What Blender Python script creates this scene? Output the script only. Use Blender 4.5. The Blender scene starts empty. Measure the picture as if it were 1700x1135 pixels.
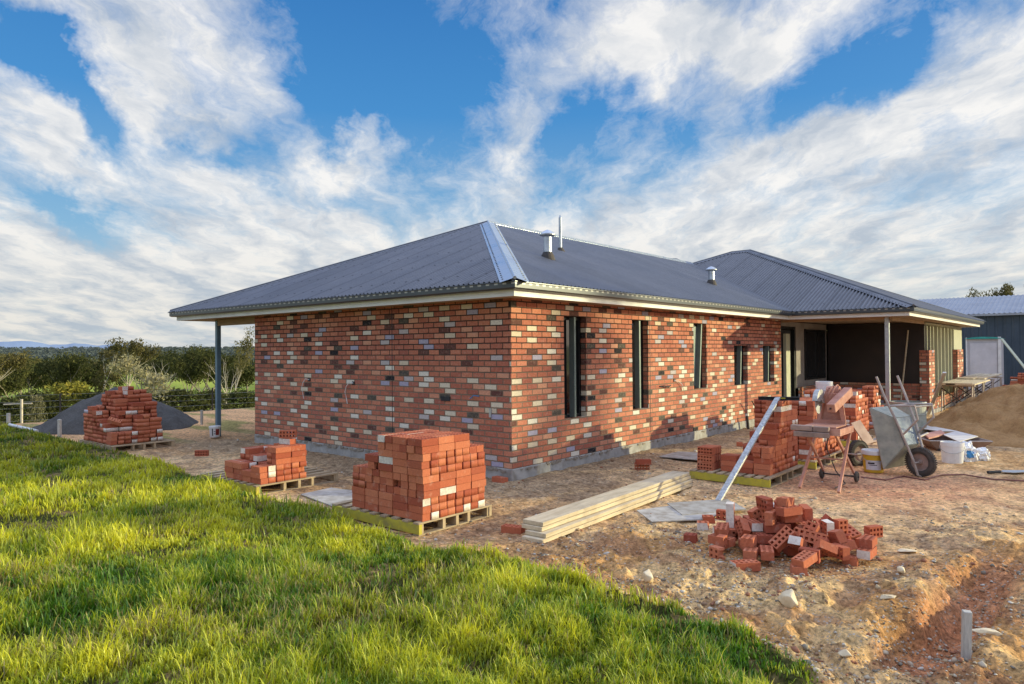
import bpy, math, random
import numpy as np
from mathutils import Vector, Matrix, Euler
random.seed(7); rng = np.random.default_rng(7)
R = math.radians
scene = bpy.context.scene
col = scene.collection

# ------------------------------------------------------------------ camera
CAM = Vector((6.4396, -7.5732, 1.6915)); YAW, PIT, ROL, FPX = -0.70336, 0.012685, -0.0070836, 1154.18
Fv = Vector((math.sin(YAW)*math.cos(PIT), math.cos(YAW)*math.cos(PIT), math.sin(PIT)))
r0 = Fv.cross(Vector((0, 0, 1))).normalized(); u0 = r0.cross(Fv)
Rv = math.cos(ROL)*r0 + math.sin(ROL)*u0
Uv = -math.sin(ROL)*r0 + math.cos(ROL)*u0
cd = bpy.data.cameras.new('camera'); cam = bpy.data.objects.new('camera', cd); col.objects.link(cam)
M = Matrix((( Rv.x, Uv.x, -Fv.x, CAM.x), (Rv.y, Uv.y, -Fv.y, CAM.y), (Rv.z, Uv.z, -Fv.z, CAM.z), (0, 0, 0, 1)))
cam.matrix_world = M
cd.sensor_width = 36; cd.lens = FPX/1700*36; cd.clip_end = 40000; cd.clip_start = .05
scene.camera = cam
def ray(px, py): return Fv + Rv*((px-850)/FPX) - Uv*((py-567.5)/FPX)
def gp(px, py, z=-.18):
    """survey point: where a sight line of the photo's camera meets the level z"""
    d = ray(px, py); t = (z-CAM.z)/d.z
    return CAM + d*t
def toward(px, dist, z=0):
    d = ray(px, 580); d = Vector((d.x, d.y, 0)).normalized()
    return Vector((CAM.x+d.x*dist, CAM.y+d.y*dist, z))

# ------------------------------------------------------------------ noise (numpy)
def _h(ix, iy, s):
    n = (ix.astype(np.int64)*374761393 + iy.astype(np.int64)*668265263 + s*1442695041) & 0xffffffff
    n = ((n ^ (n >> 13))*1274126177) & 0xffffffff
    return ((n ^ (n >> 16)) & 0xffff)/65535.0
def vn(x, y, s=0):
    x = np.asarray(x, float); y = np.asarray(y, float)
    ix = np.floor(x); iy = np.floor(y); fx = x-ix; fy = y-iy
    fx = fx*fx*(3-2*fx); fy = fy*fy*(3-2*fy)
    a = _h(ix, iy, s); b = _h(ix+1, iy, s); c = _h(ix, iy+1, s); d = _h(ix+1, iy+1, s)
    return (a*(1-fx)+b*fx)*(1-fy)+(c*(1-fx)+d*fx)*fy
def fbm(x, y, o=4, s=0):
    r = 0; a = .5; t = 0
    for i in range(o):
        r = r+a*vn(x*2**i+17.3*i, y*2**i-9.1*i, s+i); t += a; a *= .5
    return r/t
def sst(a, b, x):
    t = np.clip((x-a)/(b-a), 0, 1); return t*t*(3-2*t)

# ------------------------------------------------------------------ materials
def newmat(name):
    m = bpy.data.materials.new(name); m.use_nodes = True
    nt = m.node_tree; nt.nodes.clear()
    out = nt.nodes.new('ShaderNodeOutputMaterial')
    return m, nt, out
class NB:
    def __init__(s, nt): s.nt = nt
    def n(s, t, **k):
        o = s.nt.nodes.new(t)
        for a, v in k.items(): setattr(o, a, v)
        return o
    def set(s, sock, v):
        if isinstance(v, bpy.types.NodeSocket): s.nt.links.new(v, sock)
        elif v is not None: sock.default_value = v
    def math(s, op, a, b=None, c=None, clamp=False):
        o = s.n('ShaderNodeMath', operation=op, use_clamp=clamp); s.set(o.inputs[0], a)
        if b is not None: s.set(o.inputs[1], b)
        if c is not None: s.set(o.inputs[2], c)
        return o.outputs[0]
    def vmath(s, op, a, b=None, out=0, scale=None):
        o = s.n('ShaderNodeVectorMath', operation=op); s.set(o.inputs[0], a)
        if b is not None: s.set(o.inputs[1], b)
        if scale is not None: s.set(o.inputs[3], scale)
        return o.outputs[out]
    def mix(s, f, a, b, mode='MIX'):
        o = s.n('ShaderNodeMix', data_type='RGBA', blend_type=mode); s.set(o.inputs[0], f)
        s.set(o.inputs[6], a); s.set(o.inputs[7], b); return o.outputs[2]
    def noise(s, vec, scale, detail=4, rough=.55, dist=0, out=0):
        o = s.n('ShaderNodeTexNoise'); s.set(o.inputs['Vector'], vec)
        o.inputs['Scale'].default_value = scale; o.inputs['Detail'].default_value = detail
        o.inputs['Roughness'].default_value = rough; o.inputs['Distortion'].default_value = dist
        return o.outputs[out]
    def ramp(s, f, pts, interp='LINEAR'):
        o = s.n('ShaderNodeValToRGB'); o.color_ramp.interpolation = interp
        e = o.color_ramp.elements
        while len(e) < len(pts): e.new(.5)
        for i, (p, c) in enumerate(pts):
            e[i].position = p; e[i].color = tuple(c)+(1,) if len(c) == 3 else c
        s.set(o.inputs[0], f); return o.outputs[0]
    def rng(s, f, a, b, c, d):
        o = s.n('ShaderNodeMapRange'); s.set(o.inputs[0], f)
        for i, v in enumerate((a, b, c, d)): s.set(o.inputs[i+1], v)
        return o.outputs[0]
    def bump(s, h, st=.3, dist=.01, nrm=None):
        o = s.n('ShaderNodeBump'); s.set(o.inputs['Height'], h); o.inputs['Strength'].default_value = st
        o.inputs['Distance'].default_value = dist
        if nrm: s.set(o.inputs['Normal'], nrm)
        return o.outputs[0]
    def pbr(s, out, color, rough=.7, metal=0, normal=None, spec=None):
        b = s.n('ShaderNodeBsdfPrincipled'); s.set(b.inputs['Base Color'], color)
        s.set(b.inputs['Roughness'], rough); s.set(b.inputs['Metallic'], metal)
        if normal: s.set(b.inputs['Normal'], normal)
        if spec is not None: s.set(b.inputs['Specular IOR Level'], spec)
        s.nt.links.new(b.outputs[0], out.inputs[0]); return b
def c4(c): return tuple(c)+(1,) if len(c) == 3 else tuple(c)

def simple(name, c1, c2=None, scale=6, rough=.7, metal=0, bump=.2, bscale=40, dirt=None, dirtamt=.5, stretch=None, vary=.12, spec=None):
    m, nt, out = newmat(name); b = NB(nt)
    tc = b.n('ShaderNodeTexCoord'); v = tc.outputs['Object']
    if stretch:
        mp = b.n('ShaderNodeMapping'); mp.inputs['Scale'].default_value = stretch; b.set(mp.inputs[0], v); v = mp.outputs[0]
    oi = b.n('ShaderNodeObjectInfo')
    c2 = c2 or tuple(x*.65 for x in c1)
    f = b.noise(v, scale, 6, .6)
    colr = b.mix(b.rng(f, .35, .65, 0, 1), c4(c1), c4(c2))
    hs = b.n('ShaderNodeHueSaturation'); b.set(hs.inputs['Color'], colr)
    b.set(hs.inputs['Value'], b.rng(oi.outputs['Random'], 0, 1, 1-vary, 1+vary)); colr = hs.outputs[0]
    if dirt:
        g = b.noise(tc.outputs['Object'], scale*.6, 8, .7)
        colr = b.mix(b.rng(g, .5, .68, 0, dirtamt), colr, c4(dirt))
    bn = b.noise(v, bscale, 4, .6)
    b.pbr(out, colr, b.rng(f, .3, .7, max(rough-.1, .05), min(1, rough+.12)), metal, b.bump(bn, bump, .01), spec)
    return m

M_ = {}
# ---- house brick wall: random blend of red, cream, lilac and black bricks, laid out on the wall's own metre UVs
def wall_brick():
    m, nt, out = newmat('mixed_clay_brickwork'); b = NB(nt)
    uv = b.n('ShaderNodeUVMap').outputs[0]
    geo = b.n('ShaderNodeNewGeometry')
    w = b.noise(uv, 9, 2, .5, out=1)
    uvw = b.vmath('ADD', uv, b.vmath('SCALE', b.vmath('SUBTRACT', w, (.5, .5, .5)), scale=.007))
    sx0 = b.n('ShaderNodeSeparateXYZ'); b.set(sx0.inputs[0], uvw)
    vv = b.math('DIVIDE', sx0.outputs[1], .086); row = b.math('FLOOR', vv)
    uu = b.math('ADD', b.math('DIVIDE', sx0.outputs[0], .24), b.math('MULTIPLY', b.math('MODULO', b.math('ABSOLUTE', row), 2), .5))
    cb = b.n('ShaderNodeCombineXYZ'); b.set(cb.inputs[0], b.math('FLOOR', uu)); b.set(cb.inputs[1], row)
    wn = b.n('ShaderNodeTexWhiteNoise', noise_dimensions='2D'); b.set(wn.inputs['Vector'], cb.outputs[0]); rv = wn.outputs[0]
    fu = b.math('MULTIPLY', b.math('FRACT', uu), .24); fv = b.math('MULTIPLY', b.math('FRACT', vv), .086)
    eu = b.math('MINIMUM', fu, b.math('SUBTRACT', .24, fu)); ev = b.math('MINIMUM', fv, b.math('SUBTRACT', .086, fv))
    edge = b.math('MINIMUM', eu, ev)
    mort_f = b.rng(edge, .0062, .0100, 1, 0)
    seq = [((.27, .062, .042), .075), ((.33, .085, .055), .06), ((.80, .70, .52), .035), ((.23, .052, .038), .07), ((.36, .11, .075), .06), ((.028, .026, .03), .013),
           ((.29, .07, .045), .09), ((.85, .79, .66), .03), ((.25, .06, .045), .06), ((.46, .43, .55), .022), ((.34, .09, .06), .06), ((.12, .038, .034), .03),
           ((.30, .075, .05), .05), ((.11, .095, .075), .02), ((.38, .13, .09), .05), ((.74, .62, .45), .028), ((.26, .06, .04), .07), ((.32, .085, .055), .05),
           ((.58, .52, .50), .015), ((.28, .068, .045), .06)]
    tot = sum(x[1] for x in seq)
    pts = []; acc = 0
    # blender's brick tint clusters towards neither end, so the band edges follow a plain cumulative share
    for c, wgt in seq: pts.append((acc/tot, tuple(min(.9, q*(1.32 if c[0] < .45 else 1.0)+(.012 if c[0] > .2 else 0)) for q in c))); acc += wgt
    par = b.math('MODULO', b.math('ABSOLUTE', b.math('FLOOR', uu)), 2)
    reds = [(c, w_) for c, w_ in seq if .2 < c[0] < .40 and c[0] > 2*c[1]]; spec = [(c, w_*(1 if (.2 < c[0] < .40 and c[0] > 2*c[1]) else 2.35)) for c, w_ in seq]
    def rmp(sq):
        tt = sum(x[1] for x in sq); a_ = 0; pp = []
        for c, w_ in sq: pp.append((a_/tt, tuple(min(.9, q_*(1.46 if .2 < c[0] < .45 else 1.0)+(.012 if c[0] > .2 else 0)) for q_ in (c[0]*(1.30 if c[0] > 2*c[1] else 1), c[1]*(1.82 if c[0] > 2*c[1] else 1), c[2]*(1.6 if c[0] > 2*c[1] else 1))))); a_ += w_
        return b.ramp(rv, pp, 'CONSTANT')
    brick = b.mix(par, rmp(spec), rmp(reds))
    n1 = b.noise(uv, 70, 4, .65); n2 = b.noise(uv, 14, 5, .6)
    brick = b.mix(b.rng(n1, .3, .7, 0, .55), brick, b.mix(1, brick, (.45, .42, .40, 1), 'MULTIPLY'))
    n4 = b.noise(uv, 27, 5, .7); brick = b.mix(b.rng(n4, .50, .72, 0, .5), brick, b.mix(1, brick, (.5, .42, .42, 1), 'MULTIPLY')); brick = b.mix(b.rng(n4, .46, .28, 0, .35), brick, (.62, .42, .30, 1))
    brick = b.mix(b.rng(n2, .56, .75, 0, .35), brick, (.52, .40, .33, 1))
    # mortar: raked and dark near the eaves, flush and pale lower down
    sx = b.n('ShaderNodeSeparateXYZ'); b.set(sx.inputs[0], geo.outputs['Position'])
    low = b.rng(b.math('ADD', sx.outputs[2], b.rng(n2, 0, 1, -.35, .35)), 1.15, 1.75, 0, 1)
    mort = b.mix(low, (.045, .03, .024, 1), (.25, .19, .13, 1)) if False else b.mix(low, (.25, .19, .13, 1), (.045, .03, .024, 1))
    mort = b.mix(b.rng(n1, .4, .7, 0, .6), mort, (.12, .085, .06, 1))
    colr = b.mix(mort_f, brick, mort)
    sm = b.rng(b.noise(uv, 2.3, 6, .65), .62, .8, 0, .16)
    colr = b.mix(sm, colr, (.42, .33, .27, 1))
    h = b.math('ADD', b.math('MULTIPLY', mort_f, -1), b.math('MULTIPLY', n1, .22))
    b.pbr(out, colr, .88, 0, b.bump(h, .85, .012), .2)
    return m
M_['wall'] = wall_brick()

def loose_brick(name, c1, c2, c3):
    m, nt, out = newmat(name); b = NB(nt)
    tc = b.n('ShaderNodeTexCoord'); oi = b.n('ShaderNodeObjectInfo'); geo = b.n('ShaderNodeNewGeometry')
    r = b.math('FRACT', b.math('ADD', oi.outputs['Random'], geo.outputs['Random Per Island']))
    base = b.ramp(r, [(0, c1), (.35, c2), (.6, c3), (.85, c1), (1, c2)])
    off = b.vmath('ADD', geo.outputs['Position'], (3.1, 1.7, .4))
    n = b.noise(off, 55, 5, .65); n2 = b.noise(off, 11, 4, .6)
    colr = b.mix(b.rng(n, .35, .7, 0, .45), base, b.mix(1, base, (.55, .5, .5, 1), 'MULTIPLY'))
    colr = b.mix(b.rng(n2, .58, .75, 0, .45), colr, (.62, .36, .26, 1))
    b.pbr(out, colr, .9, 0, b.bump(n, .5, .006), .2)
    return m
M_['brick'] = loose_brick('loose_red_clay', (.50, .14, .07), (.60, .205, .105), (.37, .088, .048))
M_['limewash'] = simple('white_brick_face', (.78, .70, .60), (.60, .50, .42), 30, .85, bump=.3, bscale=90)
M_['lilac'] = simple('grey_lilac_brick_face', (.50, .45, .48), (.38, .33, .36), 30, .85, bump=.3, bscale=90)
M_['concrete'] = simple('slab_concrete', (.42, .40, .37), (.27, .26, .24), 5, .9, bump=.5, bscale=30, dirt=(.20, .15, .10), dirtamt=.6)
def roofmat():
    m, nt, out = newmat('charcoal_corrugated_steel'); b = NB(nt)
    geo = b.n('ShaderNodeNewGeometry')
    n = b.noise(geo.outputs['Position'], 1.3, 5, .6); n2 = b.noise(geo.outputs['Position'], 9, 5, .7)
    colr = b.mix(b.rng(n, .3, .7, 0, 1), (.095, .098, .112, 1), (.130, .129, .138, 1))
    colr = b.mix(b.rng(n2, .55, .8, 0, .35), colr, (.16, .145, .13, 1))
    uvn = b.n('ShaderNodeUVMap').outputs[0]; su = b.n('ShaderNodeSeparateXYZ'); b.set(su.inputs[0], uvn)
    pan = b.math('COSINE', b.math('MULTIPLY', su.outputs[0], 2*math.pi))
    colr = b.mix(b.rng(pan, -.9, .3, .72, 0), colr, (.030, .031, .036, 1))   # rib shade painted into the colour: pans darkened
    sh_ = b.math('DIVIDE', su.outputs[0], 8.0); lap = b.math('LESS_THAN', b.math('FRACT', sh_), .055)
    colr = b.mix(b.math('MULTIPLY', lap, .40), colr, (.025, .025, .03, 1))
    wn_ = b.n('ShaderNodeTexWhiteNoise', noise_dimensions='1D'); b.set(wn_.inputs['W'], b.math('FLOOR', sh_)); tone = b.rng(wn_.outputs[0], 0, 1, .90, 1.09)
    colr = b.vmath('SCALE', colr, scale=tone)
    sv = b.math('ABSOLUTE', b.math('SUBTRACT', b.math('FRACT', b.math('DIVIDE', su.outputs[1], .92)), .5)); suu = b.math('ABSOLUTE', b.math('SUBTRACT', b.math('FRACT', b.math('DIVIDE', su.outputs[0], 3.0)), .0))
    scr = b.math('MULTIPLY', b.math('LESS_THAN', sv, .022), b.math('LESS_THAN', suu, .14)); colr = b.mix(b.math('MULTIPLY', scr, .8), colr, (.02, .02, .024, 1))
    b.pbr(out, colr, b.rng(n2, .3, .7, .30, .46), .35, b.bump(n2, .05, .01), .5); return m
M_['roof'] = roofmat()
M_['cap'] = simple('sky_sheen_ridge_steel', (.42, .47, .53), (.34, .38, .43), 2.5, .32, .55, .05, 5, dirt=(.5, .5, .5), dirtamt=.3)  # roof's own steel, its sky reflection painted as a pale tone
M_['capdark'] = simple('charcoal_ridge_steel', (.15, .15, .16), (.11, .11, .12), 2.5, .4, .4, .05, 5)
M_['rivet'] = simple('dark_rivet', (.03, .03, .035), None, 8, .4, .5)
def guttermat():
    m, nt, out = newmat('dark_slotted_gutter'); b = NB(nt)
    uv = b.n('ShaderNodeUVMap').outputs[0]; s = b.n('ShaderNodeSeparateXYZ'); b.set(s.inputs[0], uv)
    fx = b.math('FRACT', b.math('MULTIPLY', s.outputs[0], 1/.15))
    slot = b.math('MULTIPLY', b.math('LESS_THAN', fx, .42), b.math('MULTIPLY', b.math('GREATER_THAN', s.outputs[1], .62), b.math('LESS_THAN', s.outputs[1], .84)))
    n = b.noise(b.n('ShaderNodeNewGeometry').outputs['Position'], 5, 4)
    base = b.mix(n, (.045, .055, .065, 1), (.075, .08, .085, 1))
    b.pbr(out, b.mix(slot, base, (.34, .33, .29, 1)), .3, .3, None, .6); return m
M_['gutter'] = guttermat()
M_['fascia'] = simple('cream_white_fascia', (.86, .85, .81), (.78, .77, .73), 3, .5, bump=.05, bscale=10)
M_['soffit'] = simple('raw_soffit_board', (.46, .31, .19), (.38, .25, .15), 3, .8)
M_['galv'] = simple('galvanised_steel', (.52, .55, .58), (.40, .43, .47), 8, .38, .75, .08, 20, dirt=(.55, .48, .40), dirtamt=.25)
M_['postblue'] = simple('blue_grey_painted_post', (.16, .25, .31), (.11, .18, .23), 3, .5, .1)
M_['beam'] = simple('treated_pine_beam', (.40, .27, .14), (.30, .20, .11), 3, .8, stretch=(1, 8, 8))
M_['stud'] = simple('green_treated_stud', (.20, .24, .17), (.14, .18, .13), 4, .75, stretch=(8, 8, 1))
M_['palestud'] = simple('pale_green_treated_stud', (.50, .47, .34), (.38, .40, .28), 4, .75, stretch=(8, 8, 1))
M_['winframe'] = simple('dark_aluminium', (.022, .024, .026), None, 6, .35, .3)
M_['studframe'] = simple('grey_green_window_edge', (.17, .215, .20), (.12, .16, .15), 3, .5, .2)
M_['ply'] = simple('weathered_ply_sheet', (.50, .46, .40), (.33, .29, .24), 7, .85, bump=.3, bscale=25, dirt=(.22, .17, .12), dirtamt=.75)
M_['sark'] = simple('black_wall_wrap', (.020, .012, .012), (.012, .008, .008), 1.4, .45, bump=.25, bscale=3)
M_['render'] = simple('bare_grey_sheeting', (.33, .29, .26), (.26, .22, .20), 2, .8)
M_['timber'] = simple('weathered_pale_plank', (.66, .54, .36), (.50, .39, .25), 3, .85, bump=.35, bscale=25, dirt=(.24, .19, .13), dirtamt=.55, stretch=(6, 1, 6))
M_['ptimber'] = simple('pallet_timber', (.48, .36, .22), (.34, .25, .15), 5, .85, bump=.3, bscale=30, dirt=(.17, .12, .08), dirtamt=.5)
M_['yellow'] = simple('yellow_painted_board', (.56, .47, .035), (.42, .36, .05), 8, .75, bump=.3, bscale=30, dirt=(.24, .19, .08), dirtamt=.7)
M_['alu'] = simple('mortar_stained_aluminium', (.54, .53, .50), (.32, .32, .31), 26, .5, .5, .2, 40, dirt=(.42, .36, .30), dirtamt=.6)
M_['sawdust'] = simple('brick_dust_coated_steel', (.56, .27, .19), (.44, .19, .13), 7, .85, bump=.2, bscale=40, dirt=(.62, .40, .31), dirtamt=.5)
M_['sawwood'] = simple('dusty_grey_timber', (.36, .24, .19), (.24, .17, .14), 9, .85, bump=.3, bscale=30)
M_['rubber'] = simple('dusty_rubber', (.035, .032, .03), (.09, .07, .055), 9, .8, bump=.3, bscale=40)
M_['barrow'] = simple('mortar_caked_barrow', (.36, .36, .29), (.25, .26, .22), 6, .75, .2, .3, 30, dirt=(.50, .46, .38), dirtamt=.6)
M_['barrowin'] = simple('blue_grey_galvanised_tray', (.22, .27, .32), (.14, .17, .21), 4, .5, .4, .2, 20, dirt=(.5, .5, .46), dirtamt=.5)
M_['tube'] = simple('dusty_steel_tube', (.50, .42, .36), (.36, .30, .26), 9, .6, .3)
M_['plywhite'] = simple('pale_offcut_board', (.66, .60, .54), (.52, .46, .41), 6, .8)
M_['tan'] = simple('tan_board', (.55, .38, .29), (.45, .30, .23), 5, .85)
M_['white'] = simple('white_plastic', (.78, .76, .74), (.68, .66, .64), 6, .4, bump=.05, dirt=(.5, .42, .36), dirtamt=.35)
M_['yplastic'] = simple('yellow_bucket_plastic', (.70, .42, .02), (.62, .37, .03), 5, .4)
M_['label'] = simple('printed_paper_label', (.70, .67, .68), (.58, .56, .60), 14, .6)
M_['red'] = simple('dark_red_print', (.30, .03, .02), None, 10, .5)
M_['blueprint'] = simple('blue_print', (.05, .25, .55), None, 10, .5)
M_['ink'] = simple('black_ink', (.02, .02, .025), None, 10, .6)
M_['pink'] = simple('pink_marker', (.85, .12, .45), None, 10, .6)
M_['teal'] = simple('teal_plastic_roof', (.05, .42, .36), None, 5, .4)
M_['toilet'] = simple('white_toilet_panel', (.66, .62, .64), (.56, .53, .55), 3, .5, dirt=(.5, .45, .42), dirtamt=.3)
M_['shedwall'] = simple('slate_blue_cladding', (.060, .085, .115), (.048, .068, .092), 1.5, .45, .25, .05, 8)
M_['shedroof'] = simple('pale_grey_steel_roof', (.36, .37, .40), (.30, .31, .34), 1.2, .45, .3, .05, 8)
M_['peg'] = simple('grey_weathered_peg', (.66, .61, .53), (.46, .42, .36), 12, .85, bump=.4, bscale=40, stretch=(6, 6, 1))
M_['hose'] = simple('dusty_red_cord', (.30, .12, .09), None, 6, .7)
M_['wire'] = simple('fence_wire', (.45, .45, .42), None, 6, .5, .5)
M_['darkpost'] = simple('dark_fence_post', (.06, .05, .04), None, 6, .8)
M_['rock'] = simple('pale_sandstone', (.78, .64, .42), (.58, .43, .25), 9, .9, bump=.9, bscale=18, vary=.2)
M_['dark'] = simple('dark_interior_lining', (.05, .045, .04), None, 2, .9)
M_['bark'] = simple('grey_gum_bark', (.36, .30, .23), (.20, .16, .12), 3, .9)
M_['palebark'] = simple('pale_dead_bark', (.50, .44, .36), (.36, .30, .24), 3, .9)

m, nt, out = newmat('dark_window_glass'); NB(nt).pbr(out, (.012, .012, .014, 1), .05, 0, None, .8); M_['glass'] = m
def leafmat(name, a, bcol):
    m, nt, out = newmat(name); b = NB(nt)
    oi = b.n('ShaderNodeObjectInfo'); geo = b.n('ShaderNodeNewGeometry')
    r = geo.outputs['Random Per Island']
    n = b.noise(geo.outputs['Position'], .8, 3)
    f = b.math('ADD', b.math('MULTIPLY', r, .6), b.math('MULTIPLY', b.rng(n, .3, .7, 0, 1), .4))
    colr = b.mix(f, c4(a), c4(bcol))
    hs = b.n('ShaderNodeHueSaturation'); b.set(hs.inputs['Color'], colr); b.set(hs.inputs['Value'], b.rng(oi.outputs['Random'], 0, 1, .75, 1.25)); colr = hs.outputs[0]
    d = b.n('ShaderNodeBsdfDiffuse'); b.set(d.inputs[0], colr)
    t = b.n('ShaderNodeBsdfTranslucent'); b.set(t.inputs[0], colr)
    mx = b.n('ShaderNodeMixShader'); mx.inputs[0].default_value = .3
    nt.links.new(d.outputs[0], mx.inputs[1]); nt.links.new(t.outputs[0], mx.inputs[2]); nt.links.new(mx.outputs[0], out.inputs[0])
    return m
M_['leaf_olive'] = leafmat('olive_gum_leaves', (.060, .070, .025), (.25, .20, .08))
M_['leaf_dark'] = leafmat('dark_green_leaves', (.030, .042, .015), (.12, .115, .042))
M_['leaf_yellow'] = leafmat('yellow_green_leaves', (.18, .19, .03), (.42, .34, .07))
M_['leaf_grey'] = leafmat('grey_green_leaves', (.17, .17, .09), (.38, .32, .18))

# ------------------------------------------------------------------ mesh helpers
class MB:
    def __init__(s): s.v = []; s.f = []; s.m = []; s.uv = {}
    def quad(s, a, b, c, d, m=0, uv=None):
        i = len(s.v); s.v += [tuple(a), tuple(b), tuple(c), tuple(d)]; s.f.append((i, i+1, i+2, i+3)); s.m.append(m)
        if uv: s.uv[len(s.f)-1] = uv
    def tri(s, a, b, c, m=0):
        i = len(s.v); s.v += [tuple(a), tuple(b), tuple(c)]; s.f.append((i, i+1, i+2)); s.m.append(m)
    def box(s, lo, hi, m=0, mat=None):
        x0, y0, z0 = lo; x1, y1, z1 = hi
        P = [Vector(p) for p in ((x0, y0, z0), (x1, y0, z0), (x1, y1, z0), (x0, y1, z0), (x0, y0, z1), (x1, y0, z1), (x1, y1, z1), (x0, y1, z1))]
        if mat is not None: P = [mat @ p for p in P]
        i = len(s.v); s.v += [tuple(p) for p in P]
        for q in ((0, 3, 2, 1), (4, 5, 6, 7), (0, 1, 5, 4), (1, 2, 6, 5), (2, 3, 7, 6), (3, 0, 4, 7)):
            s.f.append(tuple(i+k for k in q)); s.m.append(m)
    def beam(s, p, q, w, h, m=0, up=(0, 0, 1)):
        p = Vector(p); q = Vector(q); d = (q-p); L = d.length; d.normalize()
        up = Vector(up)
        if abs(d.dot(up)) > .99: up = Vector((0, 1, 0))
        sd = d.cross(up).normalized(); up = sd.cross(d)
        Mx = Matrix(((d.x, sd.x, up.x, p.x), (d.y, sd.y, up.y, p.y), (d.z, sd.z, up.z, p.z), (0, 0, 0, 1)))
        s.box((0, -w/2, -h/2), (L, w/2, h/2), m, Mx)
    def tube(s, pts, r, n=8, m=0, cap=True):
        pts = [Vector(p) for p in pts]; rs = r if isinstance(r, (list, tuple)) else [r]*len(pts)
        base = len(s.v); up = Vector((0, 0, 1))
        for k, p in enumerate(pts):
            d = (pts[min(k+1, len(pts)-1)]-pts[max(k-1, 0)]).normalized()
            a = d.cross(up)
            if a.length < .05: a = d.cross(Vector((1, 0, 0)))
            a.normalize(); c = a.cross(d)
            for j in range(n):
                t = 2*math.pi*j/n; s.v.append(tuple(p+(a*math.cos(t)+c*math.sin(t))*rs[k]))
        for k in range(len(pts)-1):
            for j in range(n):
                a0 = base+k*n+j; a1 = base+k*n+(j+1) % n
                s.f.append((a0, a1, a1+n, a0+n)); s.m.append(m)
        if cap:
            s.f.append(tuple(base+j for j in range(n))); s.m.append(m)
            e = base+(len(pts)-1)*n; s.f.append(tuple(e+n-1-j for j in range(n))); s.m.append(m)
    def lathe(s, prof, n=24, m=0, mat=None, close=True):
        base = len(s.v)
        for (r, z) in prof:
            for j in range(n):
                t = 2*math.pi*j/n; p = Vector((r*math.cos(t), r*math.sin(t), z))
                if mat is not None: p = mat @ p
                s.v.append(tuple(p))
        for k in range(len(prof)-1):
            for j in range(n):
                a0 = base+k*n+j; a1 = base+k*n+(j+1) % n
                s.f.append((a0, a1, a1+n, a0+n)); s.m.append(m)
    def poly(s, pts, m=0):
        i = len(s.v); s.v += [tuple(p) for p in pts]; s.f.append(tuple(range(i, i+len(pts)))); s.m.append(m)
    def plate(s, pts, z0, z1, m=0):
        n = len(pts); i = len(s.v)
        zz = lambda z, k: z[k] if isinstance(z, (list, tuple)) else z
        s.v += [(p[0], p[1], zz(z0, k)) for k, p in enumerate(pts)] + [(p[0], p[1], zz(z1, k)) for k, p in enumerate(pts)]
        s.f.append(tuple(i+n-1-k for k in range(n))); s.m.append(m); s.f.append(tuple(i+n+k for k in range(n))); s.m.append(m)
        for k in range(n):
            k2 = (k+1) % n; s.f.append((i+k, i+k2, i+n+k2, i+n+k)); s.m.append(m)
    def build(s, name, mats, parent=None, smooth=False, bevel=0, loc=None):
        me = bpy.data.meshes.new(name); me.from_pydata(s.v, [], s.f)
        if not isinstance(mats, (list, tuple)): mats = [mats]
        for mt in mats: me.materials.append(M_[mt] if isinstance(mt, str) else mt)
        me.polygons.foreach_set('material_index', s.m)
        if s.uv:
            ul = me.uv_layers.new(name='UVMap')
            for fi, uvs in s.uv.items():
                ls = me.polygons[fi].loop_start
                for k, u in enumerate(uvs): ul.data[ls+k].uv = u
        if smooth: me.polygons.foreach_set('use_smooth', [True]*len(me.polygons))
        me.update()
        o = bpy.data.objects.new(name, me); col.objects.link(o)
        if parent:
            o.parent = parent
            if loc is None: o.matrix_parent_inverse = parent.matrix_basis.inverted()
        if loc is not None: o.location = loc
        if bevel:
            bv = o.modifiers.new('edge', 'BEVEL'); bv.width = bevel; bv.segments = 2; bv.limit_method = 'ANGLE'
        return o
def npmesh(name, v, f, mats, smooth=False, matidx=None, parent=None):
    """v (n,3) array, f list of (m,k) int arrays"""
    me = bpy.data.meshes.new(name)
    v = np.asarray(v, np.float32); me.vertices.add(len(v)); me.vertices.foreach_set('co', v.ravel())
    f = f if isinstance(f, list) else [f]
    nl = sum(a.size for a in f); npoly = sum(len(a) for a in f)
    me.loops.add(nl); me.polygons.add(npoly)
    me.loops.foreach_set('vertex_index', np.concatenate([a.ravel() for a in f]).astype(np.int32))
    st = []; o = 0
    for a in f:
        st.append(o+np.arange(len(a))*a.shape[1]); o += a.size
    me.polygons.foreach_set('loop_start', np.concatenate(st).astype(np.int32))
    if matidx is not None: me.polygons.foreach_set('material_index', np.asarray(matidx, np.int32))
    if smooth: me.polygons.foreach_set('use_smooth', np.ones(npoly, bool))
    for mt in (mats if isinstance(mats, (list, tuple)) else [mats]): me.materials.append(M_[mt] if isinstance(mt, str) else mt)
    me.update(calc_edges=True)
    ob = bpy.data.objects.new(name, me); col.objects.link(ob)
    if parent: ob.parent = parent; ob.matrix_parent_inverse = parent.matrix_basis.inverted()
    return ob
def tag(o, label=None, cat=None, group=None, kind=None):
    if label: o['label'] = label
    if cat: o['category'] = cat
    if group: o['group'] = group
    if kind: o['kind'] = kind
    return o
def thing(name, label, cat, loc=(0, 0, 0), group=None):
    o = bpy.data.objects.new(name, None); col.objects.link(o); o.location = loc; o.empty_display_size = .1
    o.matrix_basis = Matrix.Translation(Vector(loc))
    return tag(o, label, cat, group)
def children(o): return [c for c in bpy.data.objects if c.parent == o]
def copy_tree(o, parent=None, kids=None):
    c = o.copy(); col.objects.link(c)
    if parent is not None: c.parent = parent
    for ch in children(o): copy_tree(ch, c)
    return c

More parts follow.
